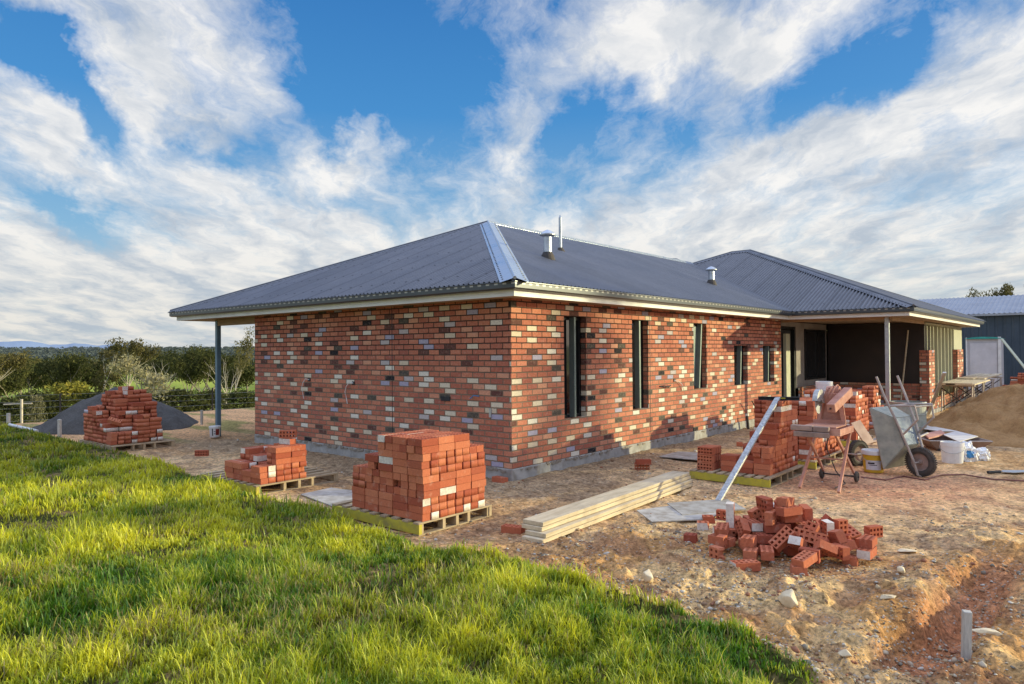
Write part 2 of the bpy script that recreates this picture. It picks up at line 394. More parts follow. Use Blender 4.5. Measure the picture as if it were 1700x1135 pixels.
# ------------------------------------------------------------------ terrain
FWD = np.array([Fv.x, Fv.y]); FWD = FWD/np.hypot(*FWD)
def terrain_far(x, y):
    # level building platform, falling away to a valley on the left and behind, then wooded hills
    dx = np.maximum(np.maximum(-15.6-x + .25*np.sin(y*.4), x-80), 0); dy = np.maximum(np.maximum(-60-y, y-46), 0)
    d = np.hypot(dx, dy)
    z = -.18-6.6*(1-np.exp(-(d/38.)**1.25))
    r = np.hypot(x-CAM.x, y-CAM.y)
    z = z+1.5*sst(120, 300, r)+22*sst(350, 2300, r)**1.3*(.85+.3*fbm(x/600., y/600., 3, 5))
    z = z+sst(15, 60, d)*(fbm(x/25., y/25., 3, 9)-.5)*1.6
    return z
PIT = [(5.72, -2.72), (5.62, -1.9), (5.72, -.7)]
def near_masks(x, y):
    w = (fbm(x*.9, y*.9, 3, 31)-.5)*.8
    grass_edge = np.interp(x, [-40, -16, -6.3, -3.6, -2.2, -.35, .6, 1.56, 2.4, 3.45, 4.4, 5.1, 5.35, 12], [-2.1, -2.2, -2.5, -2.72, -2.85, -2.78, -2.98, -3.12, -3.0, -2.98, -3.2, -3.42, -3.75, -9.5])
    grass = sst(.12, -.12, y-grass_edge-w*.45)
    rough = sst(-.25, -1.1, y+w*.8-.05*(x-3)) * sst(1.2, 3.2, x+w)
    rough = np.maximum(rough, sst(4.6, 5.6, x+w)*sst(2.6, .2, y+w))
    return grass, rough
def ground(x, y):
    x = np.asarray(x, float); y = np.asarray(y, float)
    z = terrain_far(x, y)
    r = np.hypot(x-CAM.x, y-CAM.y)
    grass, rough = near_masks(x, y)
    nearf = sst(60, 20, r)
    z = z+nearf*(.035*(fbm(x*.55, y*.55, 3, 1)-.5)+.018*(fbm(x*3, y*3, 4, 2)-.5))
    z = z+grass*nearf*(.05+.06*(fbm(x*.8, y*.8, 2, 3)-.5))
    n = fbm(x*2.1, y*2.1, 5, 4); rid = 1-abs(2*fbm(x*3.2+5, y*3.2, 5, 6)-1)
    z = z+rough*(.13*(n-.5)+.11*(rid-.72)+.052*(fbm(x*15, y*15, 4, 8)-.5)+.016*sst(.62, .8, vn(x*21, y*21, 18)))
    z = z+nearf*(1-grass)*.016*(fbm(x*11, y*11, 4, 19)-.5)
    pf = sst(1.15, .65, np.hypot((x-4.13)/1.15, y+.93)); z = z*(1-pf)+(-.19)*pf
    # disturbed soil along the slab
    dw = np.where(y < 0, np.hypot(np.clip(x, None, 0)*0+np.maximum(x, 0), y), x)
    ws = sst(1.1, .25, np.abs(dw-.45))*(x > -8)*(y < 12)*(dw > -.05)
    z = z+ws*(.045*fbm(x*5, y*5, 4, 12)+.012*(vn(x*22, y*22, 13)-.5))
    # service trench with thrown-up edges
    px = np.interp(y, [-2.9, -1.9, -.5, .4], [5.55, 5.62, 5.75, 5.8]); q = np.abs(x-px+.12*(fbm(x*3, y*3, 3, 14)-.5)*2)
    along = sst(-3.15, -2.75, y)*sst(.3, -.7, y)
    z = z-along*(.21*sst(.26, .10, q)*(.55+.45*sst(-.9, -1.8, y)))+along*.035*sst(.2, .34, q)*sst(.62, .38, q)
    # wheel ruts
    for k in (0, .85):
        yy = -.35+k*.9+.25*np.sin(x*.6)+.04*x
        z = z-.022*sst(.16, .05, np.abs(y-yy))*sst(1.0, 2.0, x)
    return z
def gz(x, y): return float(ground(np.array([x]), np.array([y]))[0])

def build_ground():
    az0 = math.atan2(FWD[1], FWD[0])
    fine = np.arange(-52, 52.01, .17); coarse = np.arange(56, 304.1, 4.0)
    ang = np.radians(np.concatenate([fine, coarse])) + az0
    r = [1.2]
    while r[-1] < 45: r.append(r[-1]*(1.0075 if r[-1] < 14 else 1.013))
    while r[-1] < 26000: r.append(r[-1]*1.05)
    r = np.array([.02]+r)
    A, Rr = np.meshgrid(ang, r)
    X = CAM.x+Rr*np.cos(A); Y = CAM.y+Rr*np.sin(A)
    Z = ground(X, Y)
    na, nr = len(ang), len(r)
    v = np.stack([X, Y, Z], -1).reshape(-1, 3)
    i, j = np.meshgrid(np.arange(nr-1), np.arange(na), indexing='ij'); j2 = (j+1) % na
    f = np.stack([i*na+j, (i+1)*na+j, (i+1)*na+j2, i*na+j2], -1).reshape(-1, 4)
    # colours
    x, y, z = v[:, 0], v[:, 1], v[:, 2]
    grass, rough = near_masks(x, y); rr = np.hypot(x-CAM.x, y-CAM.y)
    n1 = fbm(x*.7, y*.7, 4, 21)[:, None]; n2 = fbm(x*4, y*4, 4, 22)[:, None]; n3 = fbm(x*16, y*16, 3, 23)[:, None]; nr_ = fbm(x*1.7+8, y*1.7, 4, 24)[:, None]
    L = lambda *c: np.array(c)[None, :]
    lerp = lambda a, b, t: a*(1-t)+b*t
    c = lerp(L(.42, .27, .145), L(.60, .43, .25), sst(.35, .65, n1))
    c = lerp(c, L(.22, .145, .095), .7*sst(.5, .66, n2))
    c = lerp(c, L(.54, .42, .29), .5*sst(.55, .72, n3))
    # damp greyish gravelly soil round the slab
    dw = np.where(y < 0, np.hypot(np.maximum(x, 0), y), np.abs(x))[:, None]
    gm = sst(1.6, .5, dw+1.2*(n1-.5))*(x > -9)[:, None]
    c = lerp(c, lerp(L(.24, .185, .125), L(.36, .285, .20), sst(.4, .65, n3)), .8*gm)
    # rough golden-orange clods
    rg = lerp(L(.44, .235, .085), L(.60, .41, .20), sst(.38, .62, nr_)); rg = lerp(rg, L(.30, .145, .085), .6*sst(.5, .65, n2))
    c = lerp(c, rg, (rough[:, None])*.85)
    # brick dust by the saw and mixing spot
    rd = np.exp(-(((x-3.9)/1.5)**2+((y-3.2)/1.7)**2))[:, None]
    c = lerp(c, L(.48, .23, .15), np.clip(rd*1.25, 0, .8)*(.55+.45*n2))
    rd2 = np.exp(-(((x-5.1)/1.3)**2+((y-5.7)/1.6)**2))[:, None]; c = lerp(c, L(.34, .20, .09), .6*rd2*sst(.35, .6, n2))
    # brown paddock strip on the left
    fld = (sst(-6, -10, x)*sst(2, -2, -6-y*0))[:, None]
    furrow = .5+.5*np.sin((y*.98-x*.18)*5+3*n1[:, 0])[:, None]
    fc = lerp(L(.56, .34, .18), L(.40, .235, .13), furrow*.6)*1.1; fc = lerp(fc, L(.17, .19, .05), .8*sst(.60, .68, fbm(x*.35, y*1.1, 3, 25)[:, None]))
    c = lerp(c, fc, sst(-7, -10, x)[:, None]*.9)
    # soil under the grass
    gc = lerp(L(.06, .065, .018), L(.22, .16, .075), sst(.48, .66, n2)); c = lerp(c, gc, grass[:, None])
    pxx = np.interp(y, [-2.9, -1.9, -.5, .4], [5.55, 5.62, 5.75, 5.8]); tr = (sst(.34, .08, np.abs(x-pxx))*sst(-3.2, -2.8, y)*sst(.4, -.6, y))[:, None]
    c = lerp(c, lerp(L(.34, .13, .065), L(.46, .21, .115), n2), tr*.85)
    # valley meadow and woods; far tones blend to painted aerial haze
    d = np.maximum(np.maximum(-15.6-x, y-46), 0)[:, None]
    md = lerp(L(.13, .18, .03), L(.27, .32, .055), sst(.35, .65, fbm(x/30, y/30, 4, 26)[:, None]))
    c = lerp(c, md, sst(2.0, 8, d))
    wood = sst(.38, .56, fbm(x/170, y/170, 4, 27)[:, None]+.25*sst(300, 800, rr)[:, None])
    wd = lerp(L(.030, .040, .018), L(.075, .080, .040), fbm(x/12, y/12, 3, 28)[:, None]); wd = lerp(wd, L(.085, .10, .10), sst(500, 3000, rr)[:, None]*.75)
    c = lerp(c, wd*1.5, wood*sst(230, 330, rr)[:, None])
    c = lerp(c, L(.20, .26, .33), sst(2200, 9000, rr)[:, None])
    c = np.clip(c*np.where(grass[:, None] > .5, 1.2, 1.3)*L(1.05, 1.0, .92), 0, .85)
    # cavity darkening is left to the light; alpha marks how stony the ground is
    a = np.clip(rough[:, None]+.35*gm, 0, 1)*(1-grass[:, None])
    o = npmesh('ground', v, f, 'rock', smooth=True)
    at = o.data.color_attributes.new('soil', 'FLOAT_COLOR', 'POINT')
    at.data.foreach_set('color', np.concatenate([c, a], 1).astype(np.float32).ravel())
    m, nt, out = newmat('bare_soil_and_pasture'); b = NB(nt)
    atn = b.n('ShaderNodeAttribute', attribute_name='soil'); geo = b.n('ShaderNodeNewGeometry'); P = geo.outputs['Position']
    nA = b.noise(P, 26, 8, .72); nB = b.noise(P, 95, 4, .7); nC = b.noise(P, 5, 6, .62)
    vo = b.n('ShaderNodeTexVoronoi'); b.set(vo.inputs['Vector'], P); vo.inputs['Scale'].default_value = 34; vo.inputs['Randomness'].default_value = 1
    colr = b.mix(1, atn.outputs[0], b.ramp(nA, [(.30, (.22, .20, .18)), (.5, (.95, .95, .95)), (.70, (1.65, 1.58, 1.45))]), 'MULTIPLY')
    nD = b.noise(P, 10, 6, .7); colr = b.mix(.85, colr, b.mix(1, colr, b.ramp(nD, [(.32, (.45, .42, .38)), (.5, (1, 1, 1)), (.68, (1.4, 1.36, 1.28))]), 'MULTIPLY'))
    colr = b.mix(b.rng(nC, .55, .75, 0, .45), colr, b.mix(1, colr, (.5, .45, .42, 1), 'MULTIPLY'))
    peb = b.math('MULTIPLY', b.math('LESS_THAN', vo.outputs[0], .30), b.math('MULTIPLY', atn.outputs[3] if len(atn.outputs) > 3 else 0, b.math('GREATER_THAN', nC, .50)))
    sc = b.n('ShaderNodeSeparateColor'); b.set(sc.inputs[0], vo.outputs[1])
    colr = b.mix(b.math('MULTIPLY', peb, .7), colr, b.ramp(sc.outputs[0], [(0, (.62, .52, .40)), (.4, (.42, .30, .20)), (.7, (.68, .62, .55)), (1, (.25, .17, .12))]))
    h = b.math('ADD', b.math('ADD', nA, b.math('MULTIPLY', nB, .4)), b.math('MULTIPLY', peb, .5))
    b.pbr(out, colr, .95, 0, b.bump(h, 1.0, .03), .1)
    o.data.materials.clear(); o.data.materials.append(m)
    tag(o, kind='structure')
build_ground()

# distant blue range
def ridge(name, dist, base, amp, a0, a1, seed, colr, prof=None):
    az0 = math.atan2(FWD[1], FWD[0]); A = np.radians(np.linspace(a0, a1, 300))+az0
    h = base+amp*fbm(np.degrees(A)*.35, A*0, 4, seed)
    if prof is not None: h = h*prof(np.degrees(A-az0))
    v = []
    for rr, k in ((dist*.94, 0), (dist, 1), (dist*1.08, 0)):
        v.append(np.stack([CAM.x+rr*np.cos(A), CAM.y+rr*np.sin(A), np.where(k, h, -20)], -1))
    v = np.concatenate(v); n = 300; i = np.arange(n-1)
    f = np.concatenate([np.stack([i, i+1, i+1+n, i+n], -1), np.stack([i+n, i+n+1, i+2*n+1, i+2*n], -1)])
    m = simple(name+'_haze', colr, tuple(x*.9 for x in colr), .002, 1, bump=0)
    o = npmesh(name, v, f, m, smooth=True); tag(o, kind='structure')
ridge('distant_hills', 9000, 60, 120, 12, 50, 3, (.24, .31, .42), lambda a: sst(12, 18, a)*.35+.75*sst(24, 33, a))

# ------------------------------------------------------------------ the house
E, G_ = .396, .12; EX = E+G_; ZF, ZG = 2.435, 2.626; TP = .4098
YW, XW, YE = 10.44, 3.096, 22.5      # wing fascia lines
XL = -9.72                            # left fascia end
house = thing('brick_house', 'unfinished single storey brick house with charcoal corrugated hip roof', 'house', (-3, 5, 0))
def wall_panel(name, o, du, L, H, th, openings, u_off=0, mat='wall', z0=0, ends=(1, 1)):
    """o origin, du unit along wall, normal = du x z rotated outward"""
    o = Vector(o); du = Vector(du); nn = du.cross(Vector((0, 0, 1)))
    mb = MB()
    us = sorted(set([0, L]+[a for op in openings for a in op[:2]])); zs = sorted(set([0, H]+[a for op in openings for a in op[2:4]]))
    P = lambda u, z, d=0: o+du*u+Vector((0, 0, z+z0))-nn*d
    for i in range(len(us)-1):
        for j in range(len(zs)-1):
            uc = (us[i]+us[i+1])/2; zc = (zs[j]+zs[j+1])/2
            if any(a < uc < b and c < zc < d for a, b, c, d in openings): continue
            uu = [(us[i], zs[j]), (us[i+1], zs[j]), (us[i+1], zs[j+1]), (us[i], zs[j+1])]
            mb.quad(*[P(a, b) for a, b in uu], uv=[(a+u_off, b+z0) for a, b in uu])
            mb.quad(*[P(a, b, th) for a, b in reversed(uu)], m=1, uv=[(0, 0)]*4)
    for a, b, c, d in openings:
        for (p, q) in (((a, c), (a, d)), ((b, d), (b, c)), ((b, c), (a, c)), ((a, d), (b, d))):
            mb.quad(P(*p), P(*q), P(*q, th), P(*p, th), uv=[(p[0], p[1]), (q[0], q[1]), (q[0]+(th if p[0] == q[0] else 0), q[1]), (p[0]+(th if p[0] == q[0] else 0), p[1]+(0 if p[0] == q[0] else th))])
    # end and top caps
    if ends[0]: mb.quad(P(0, 0), P(0, H), P(0, H, th), P(0, 0, th), uv=[(u_off, 0), (u_off, H), (u_off+th, H), (u_off+th, 0)])
    if ends[1]: mb.quad(P(L, H), P(L, 0), P(L, 0, th), P(L, H, th), uv=[(u_off, H), (u_off, 0), (u_off+th, 0), (u_off+th, H)])
    mb.quad(P(0, H), P(L, H), P(L, H, th), P(0, H, th), uv=[(u_off, 0), (u_off+L, 0), (u_off+L, th), (u_off, th)])
    return mb.build(name, [mat, 'dark'], house)
HT = 2.58
w1 = wall_panel('wall', (-7, 0, 0), (1, 0, 0), 7, HT, .11, [], u_off=.12, ends=(1, 0))
w1['label'] = 'shaded brick end wall with wires hanging out'
OPS = [(1.28, 1.90, .61, 2.235), (3.36, 3.94, .61, 2.235), (5.83, 6.45, .87, 2.235), (7.90, 8.70, .86, 1.78), (9.68, 10.46, .86, 1.78)]
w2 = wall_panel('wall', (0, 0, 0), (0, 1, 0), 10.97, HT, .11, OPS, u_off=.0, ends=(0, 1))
w2['label'] = 'sunlit brick side wall with narrow window openings'
mb = MB(); mb.box((-2.62, -.003, 0), (-2.608, .004, 2.45)); mb.build('control_joint', 'ink', house)
mb = MB(); mb.box((-.004, 4.0, 0), (.003, 4.012, 2.4)); mb.build('control_joint', 'ink', house)
# windows: frame standing in each opening, dark inside
for k, (a, b, c, d) in enumerate(OPS):
    wn = MB(); y1 = a+.45*(b-a)
    wn.box((-.2, a+.01, c+.005), (-.115, a+.05, d-.01)); wn.box((-.2, b-.05, c+.005), (-.115, b-.01, d-.01))
    wn.box((-.2, a+.05, d-.05), (-.115, b-.05, d-.01)); wn.box((-.2, a+.05, c+.005), (-.115, b-.05, c+.05))
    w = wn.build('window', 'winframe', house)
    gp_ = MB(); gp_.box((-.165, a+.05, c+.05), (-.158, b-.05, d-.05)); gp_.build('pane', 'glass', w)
    st = MB(); lean = (.0, .0, .10, .05, .04)[k]
    st.beam((-.065, a+.52*(b-a)-lean*.3, c+.01), (-.065, a+.52*(b-a)+lean, d-.01), .10, .045, up=(0, 1, 0))
    st.build('window_stud', 'studframe', w)
    bd = MB(); bd.beam((-.040, a+.52*(b-a)-lean*.3+.03, c+.012), (-.040, a+.52*(b-a)+lean+.03, d-.012), .012, .012)
    bd.build('edge_strip', 'fascia', w)
    if k in (2,):
        g = MB(); g.box((-.108, a+.06, c+.06), (-.100, a+.40, d-.06)); g.build('sheeting', 'studframe', w)
# inner lining walls so that the rooms read dark
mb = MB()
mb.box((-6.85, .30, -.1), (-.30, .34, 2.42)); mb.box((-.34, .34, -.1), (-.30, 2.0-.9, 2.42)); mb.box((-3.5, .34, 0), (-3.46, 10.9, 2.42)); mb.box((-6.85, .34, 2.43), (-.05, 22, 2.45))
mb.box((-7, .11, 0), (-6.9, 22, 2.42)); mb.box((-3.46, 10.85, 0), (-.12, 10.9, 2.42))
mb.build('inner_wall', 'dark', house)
mb = MB(); mb.box((-7.01, -.012, -.75), (.012, 22, -.0)); mb.box((.012, 11.0, -.75), (2.76, 22, -.075)); 
mb.build('slab', 'concrete', house, bevel=.01)
# mortar droppings along the slab edge
mb = MB()
for i in range(260):
    if random.random() < .6: x, y = random.uniform(-6.9, 0), -.012
    else: x, y = .012, random.uniform(0, 8)
    s_ = random.uniform(.008, .028); zz = random.uniform(-.03, -.0)
    if y < 0: mb.box((x-s_*1.8, y-s_*.6, zz-s_), (x+s_*1.8, y+.01, zz+.002+random.random()*.004))
    else: mb.box((x-.01, y-s_*1.8, zz-s_), (x+s_*.6, y+s_*1.8, zz+.002+random.random()*.004))
mb.build('mortar_droppings', simple('grey_mortar', (.34, .29, .23), (.24, .20, .16), 20, .95), house)['kind'] = 'stuff'
# ---- roof with real corrugations
PITCH = .098
def roof_face(name, eave_o, eave_d, up_d, L, top, parent, tan=TP, mat='roof', pitch=PITCH, amp=.021, bot=None, prof='sin'):
    """one sheet: columns along the eave; top(u)->run length up the slope in plan"""
    o = Vector(eave_o); du = Vector(eave_d); up = Vector(up_d); sl = Vector((up.x, up.y, tan)); nn = du.cross(sl).normalized()
    if nn.z < 0: nn = -nn
    n = int(L/pitch*6); v = []; f = []
    for i in range(n+1):
        u = L*i/n; t1 = max(0, top(u)); t0 = bot(u) if bot else 0
        h = amp*math.cos(2*math.pi*u/pitch)
        for t in (t0, max(t0, t1)): v.append(tuple(o+du*u+sl*t+nn*h)+(t,))
    for i in range(n): f.append((2*i, 2*i+2, 2*i+3, 2*i+1))
    mb = MB(); mb.v = [q[:3] for q in v]; mb.f = f; mb.m = [0]*len(f)
    for i in range(n):
        a_, b_ = L*i/n/pitch, L*(i+1)/n/pitch; mb.uv[i] = [(a_, v[2*i][3]), (b_, v[2*i+2][3]), (b_, v[2*i+3][3]), (a_, v[2*i+1][3])]
    r = mb.build(name, mat, parent, smooth=True)
    return r
x0, x1 = XL-G_, EX; span = x1-x0; a = span/2            # eave edges of the main block
yb = YE+G_
zt_ = ZG+TP*a
roofE = bpy.data.objects.new('roof', None); col.objects.link(roofE); roofE.parent = house; roofE.matrix_parent_inverse = house.matrix_basis.inverted()
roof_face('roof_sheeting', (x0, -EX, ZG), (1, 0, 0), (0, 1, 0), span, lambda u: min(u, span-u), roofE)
yin = YW-G_   # wing eave edge
Lr = (yin+a)+EX
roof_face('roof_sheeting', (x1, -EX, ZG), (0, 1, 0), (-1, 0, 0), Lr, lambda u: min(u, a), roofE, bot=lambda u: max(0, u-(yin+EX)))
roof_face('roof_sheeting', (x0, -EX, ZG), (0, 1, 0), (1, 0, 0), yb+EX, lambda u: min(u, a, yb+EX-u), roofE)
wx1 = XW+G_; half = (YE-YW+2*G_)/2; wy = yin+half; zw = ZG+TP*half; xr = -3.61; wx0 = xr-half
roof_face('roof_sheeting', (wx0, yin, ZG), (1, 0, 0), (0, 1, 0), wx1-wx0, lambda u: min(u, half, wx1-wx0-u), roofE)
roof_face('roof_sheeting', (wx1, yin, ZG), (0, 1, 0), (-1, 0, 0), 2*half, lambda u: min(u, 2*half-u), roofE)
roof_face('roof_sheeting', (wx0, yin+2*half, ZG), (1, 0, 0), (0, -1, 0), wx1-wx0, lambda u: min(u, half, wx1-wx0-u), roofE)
# ridge and hip caps: two wings folded over a rolled centre, riveted
def cap(p, q, wd, mat='cap', rv=.10, up_n=None, lift=.022, drop=None):
    p = Vector(p); q = Vector(q); d = (q-p).normalized(); sd = d.cross(Vector((0, 0, 1))).normalized()
    mb = MB(); dr = drop
    w_ = wd
    for s in (-1, 1):
        e0 = p+sd*s*.022+Vector((0, 0, lift+.004)); e1 = q+sd*s*.022+Vector((0, 0, lift+.004))
        o0 = p+sd*s*w_-Vector((0, 0, dr*w_-lift)); o1 = q+sd*s*w_-Vector((0, 0, dr*w_-lift))
        mb.quad(e0, e1, o1, o0) if s > 0 else mb.quad(e1, e0, o0, o1)
        mb.quad(o0, o1, o1-Vector((0, 0, .012)), o0-Vector((0, 0, .012)))
        if rv:
            n = int((q-p).length/rv)
            for i in range(1, n):
                c = p+d*rv*i+sd*s*(w_-.045)-Vector((0, 0, dr*(w_-.045)-lift-.004))
                mb.box((c.x-.009, c.y-.009, c.z-.004), (c.x+.009, c.y+.009, c.z+.006), 1)
    mb.tube([p+Vector((0, 0, lift+.008)), q+Vector((0, 0, lift+.008))], .024, 8)
    return mb.build('ridge_cap', [mat, 'rivet'], roofE)
hipd = TP/math.sqrt(2)
A0 = Vector((x1-a, -EX+a, zt_))
cap((x1-.02, -EX+.02, ZG+.01), A0, .20, 'cap', .15, drop=hipd)
cap((x0+.02, -EX+.02, ZG+.01), A0, .15, 'capdark', 0, drop=hipd)
cap(A0, (x1-a, yin+a-.1, zt_), .15, 'cap', .12, drop=TP)
PK = Vector((wx1-half, wy, zw))
cap((wx1-.02, yin+.02, ZG+.01), PK, .16, 'capdark', .12, drop=hipd)
cap((wx1-.02, yb-.02, ZG+.01), PK, .16, 'capdark', 0, drop=hipd)
cap(PK, (xr, wy, zw), .15, 'capdark', .12, drop=TP)
cap((xr, wy, zw), (xr-1.4, wy-1.4, zw-1.4*TP), .15, 'capdark', 0, drop=hipd)
# valley tray
mb = MB(); vd = Vector((-1, 1, TP)); v0 = Vector((x1, yin, ZG+.012))
mb.beam(v0, v0+vd*(a-.05), .10, .008); mb.build('valley_tray', 'rivet', roofE)
# fascia, gutter, soffit
def along(name, p, q, out, prof, mat, m0=1, m1=1):
    """sweep a profile (outward offset, z) from p to q; out is the outward unit vector"""
    p = Vector(p); q = Vector(q); out = Vector(out); mb = MB(); L = (q-p).length
    n = len(prof); u = 0; dd = (q-p).normalized(); P_ = lambda a_, z_: p+out*a_-dd*a_*m0+Vector((0, 0, z_)); Q_ = lambda a_, z_: q+out*a_+dd*a_*m1+Vector((0, 0, z_))
    zs = [z for _, z in prof]; lo, hi = min(zs), max(zs)
    for i in range(n):
        (a0, z0), (a1, z1) = prof[i], prof[(i+1) % n]
        A = P_(a0, z0); B = Q_(a0, z0); C = Q_(a1, z1); D = P_(a1, z1)
        mb.quad(A, B, C, D, uv=[(0, (z0-lo)/(hi-lo)), (L, (z0-lo)/(hi-lo)), (L, (z1-lo)/(hi-lo)), (0, (z1-lo)/(hi-lo))])
    return mb.build(name, mat, house)
FP = [(0, ZF), (0, ZF+.045), (-.006, ZF+.05), (0, ZF+.055), (0, ZF+.10), (-.006, ZF+.105), (0, ZF+.11), (0, ZF+.165), (-.02, ZF+.165), (-.02, ZF)]
GP = [(.002, ZG-.092), (.03, ZG-.107), (.085, ZG-.105), (G_-.006, ZG-.088), (G_-.004, ZG-.02), (G_+.004, ZG-.012), (G_+.003, ZG), (G_-.012, ZG-.002), (G_-.016, ZG-.08), (.03, ZG-.095), (.012, ZG-.03), (.002, ZG-.03)]
SEG = [((XL, -E), (E, -E), (0, -1)), ((E, -E), (E, YW), (1, 0)), ((E, YW), (XW, YW), (0, -1)), ((XW, YW), (XW, YE), (1, 0)), ((XW, YE), (XL, YE), (0, 1)), ((XL, YE), (XL, -E), (-1, 0))]
for k, (p, q, o) in enumerate(SEG):
    m0, m1 = (-1 if k == 2 else 1), (-1 if k == 1 else 1)
    along('fascia', (p[0], p[1], 0), (q[0], q[1], 0), (o[0], o[1], 0), FP, 'fascia', m0, m1)
    along('gutter', (p[0], p[1], 0), (q[0], q[1], 0), (o[0], o[1], 0), GP, 'gutter', m0, m1)
mb = MB()
for (ax, ay, bx, by) in ((XL+.02, -E+.02, E-.02, -.002), (.002, -.002, E-.02, YW-.0), (XL+.02, 0, -7.12, 22.4)): mb.box((ax, ay, ZF+.012), (bx, by, ZF+.02))
mb.box((.004, YW+.02, ZF+.012), (XW-.02, YE-.02, ZF+.02))
mb.build('soffit', 'soffit', house)
# gutter brackets, downpipe pops
for (x, y) in ((-3.5, -E), (E, 6.9), (E, 7.9), (E, 3.0)):
    mb = MB(); mb.box((x-.03, y-.03, ZF+.13), (x+.03, y+.03, ZF+.17)); mb.build('downpipe_outlet', 'fascia', house)
# verandah post and beam (left), porch post
mb = MB(); mb.box((-8.70, .0, -.5), (-8.61, .09, ZF-.03)); mb.build('verandah_post', 'postblue', house)
mb = MB(); mb.box((-8.72, .01, ZF-.14), (-7.02, .08, ZF+.008)); mb.build('verandah_beam', 'beam', house)
mb = MB(); mb.box((2.47, 10.95, -.3), (2.56, 11.04, ZF+.008)); p_ = mb.build('porch_post', 'galv', house); 
mb = MB(); mb.box((2.44, 10.92, -.12), (2.59, 11.07, -.065)); mb.build('post_foot', 'galv', p_)
mb = MB(); mb.box((.01, 10.985, ZF-.05), (2.6, 11.05, ZF+.01)); mb.box((2.54, 11.06, ZF-.07), (2.62, 15, ZF+.01)); mb.build('porch_beam', 'soffit', house)
# porch: side wall on the line x=0 with door and window, wrapped rear wall at y=15
mb = MB(); mb.box((-.12, 12.22, 0.6), (-.02, 12.9, 2.42)); mb.box((-.12, 12.9, .6), (-.02, 15, .80)); mb.box((-.12, 12.9, 2.25), (-.02, 15, 2.42)); mb.box((-.12, 10.99, 2.3), (-.02, 12.22, 2.42)); mb.box((-.12, 14.8, .80), (-.02, 15, 2.25))
mb.build('porch_wall', 'render', house)
dr = MB(); dr.box((-.14, 10.99, -.05), (-.04, 11.07, 2.3)); dr.box((-.14, 12.13, -.05), (-.04, 12.22, 2.3)); dr.box((-.14, 11.07, 2.22), (-.04, 12.13, 2.3))
dr = dr.build('door', 'winframe', house)
mb = MB(); mb.box((-.16, 11.08, 0), (-.12, 12.12, 2.2)); mb.build('dark_doorway_stand_in', 'ink', dr)  # flat black panel stands in for the dark open doorway
mb = MB(); mb.box((-.10, 11.42, -.05), (-.02, 11.72, 2.1)); mb.build('stud', 'palestud', dr)
wn = MB(); wn.box((-.05, 12.9, .80), (.01, 12.97, 2.25)); wn.box((-.05, 14.73, .80), (.01, 14.8, 2.25)); wn.box((-.05, 12.97, 2.19), (.01, 14.73, 2.25)); wn.box((-.05, 12.97, .80), (.01, 14.73, .86)); wn.box((-.045, 13.9, .86), (.005, 13.95, 2.19))
wn = wn.build('window', 'winframe', house)
mb = MB(); mb.box((-.03, 12.97, .86), (-.02, 14.73, 2.19)); mb.build('pane', 'glass', wn)
wall_panel('wall', (.11, 12.3, 0), (0, 1, 0), 2.5, .70, .11, [], u_off=.3, z0=-.07)['label'] = 'low unfinished brick wall inside the porch'
wall_panel('wall', (.11, 14.95, 0), (1, 0, 0), 2.38, .74, .11, [], u_off=.1, z0=-.07)['label'] = 'low unfinished brick wall below black wrap'
mb = MB(); mb.box((0, 15.08, -.05), (2.6, 15.12, 2.42)); mb.build('wrapped_wall', 'sark', house)
mb = MB(); mb.tube([(2.05, 14.6, -.05), (2.2, 15.05, 2.2)], .022, 8); mb.build('leaning_prop', 'timber', house)
# wing side wall: studs between two brick piers
mb = MB()
mb.box((2.50, 15.9, .25), (2.53, 19.8, 2.42)); mb.build('wall_lining', simple('tan_green_board', (.17, .14, .08), (.12, .12, .07), 1.5, .8), house)
for y in (15.25, 15.75, 16.25, 16.9, 17.5, 18.15, 18.8, 19.4, 19.95):
    mb = MB(); mb.box((2.54, y, -.05), (2.64, y+.05, 2.42)); mb.build('stud', 'palestud', house)
mb = MB(); mb.box((2.535, 15.1, -.07), (2.64, 19.9, .02)); mb.box((2.535, 15.1, 2.36), (2.635, 19.9, 2.42)); mb.box((2.5, 19.9, -.1), (2.6, 22, 2.42)); mb.box((-6.9, 21.9, -.1), (2.5, 22, 2.42)); mb.build('wall_plate', 'palestud', house)
for k, (ya, yb_, xs, h) in enumerate(((15.0, 15.85, 2.50, 1.70), (20.05, 21.3, 2.42, 1.70))):
    pr = bpy.data.objects.new('brick_pier', None); col.objects.link(pr); pr.parent = house; pr.matrix_parent_inverse = house.matrix_basis.inverted()
    pr['label'] = ('unfinished brick pier nearer the porch', 'unfinished brick pier at the far end of the wing')[k]
    o1 = wall_panel('pier_brickwork', (xs+.002, ya-.11, 0), (1, 0, 0), 2.742-xs-.002, h, .11, [], u_off=.07, z0=-.07, ends=(1, 0))
    o2 = wall_panel('pier_brickwork', (2.742, ya-.11+.001, 0), (0, 1, 0), yb_-ya, h, .11, [], u_off=.0, z0=-.07, ends=(0, 1))
    for o_ in (o1, o2): o_.parent = pr; o_.matrix_parent_inverse = Matrix()
wall_panel('wall', (2.742, 15.75, 0), (0, 1, 0), 4.2, .30, .11, [], u_off=.1, z0=-.07)['label'] = 'knee high brick footing below the studs'
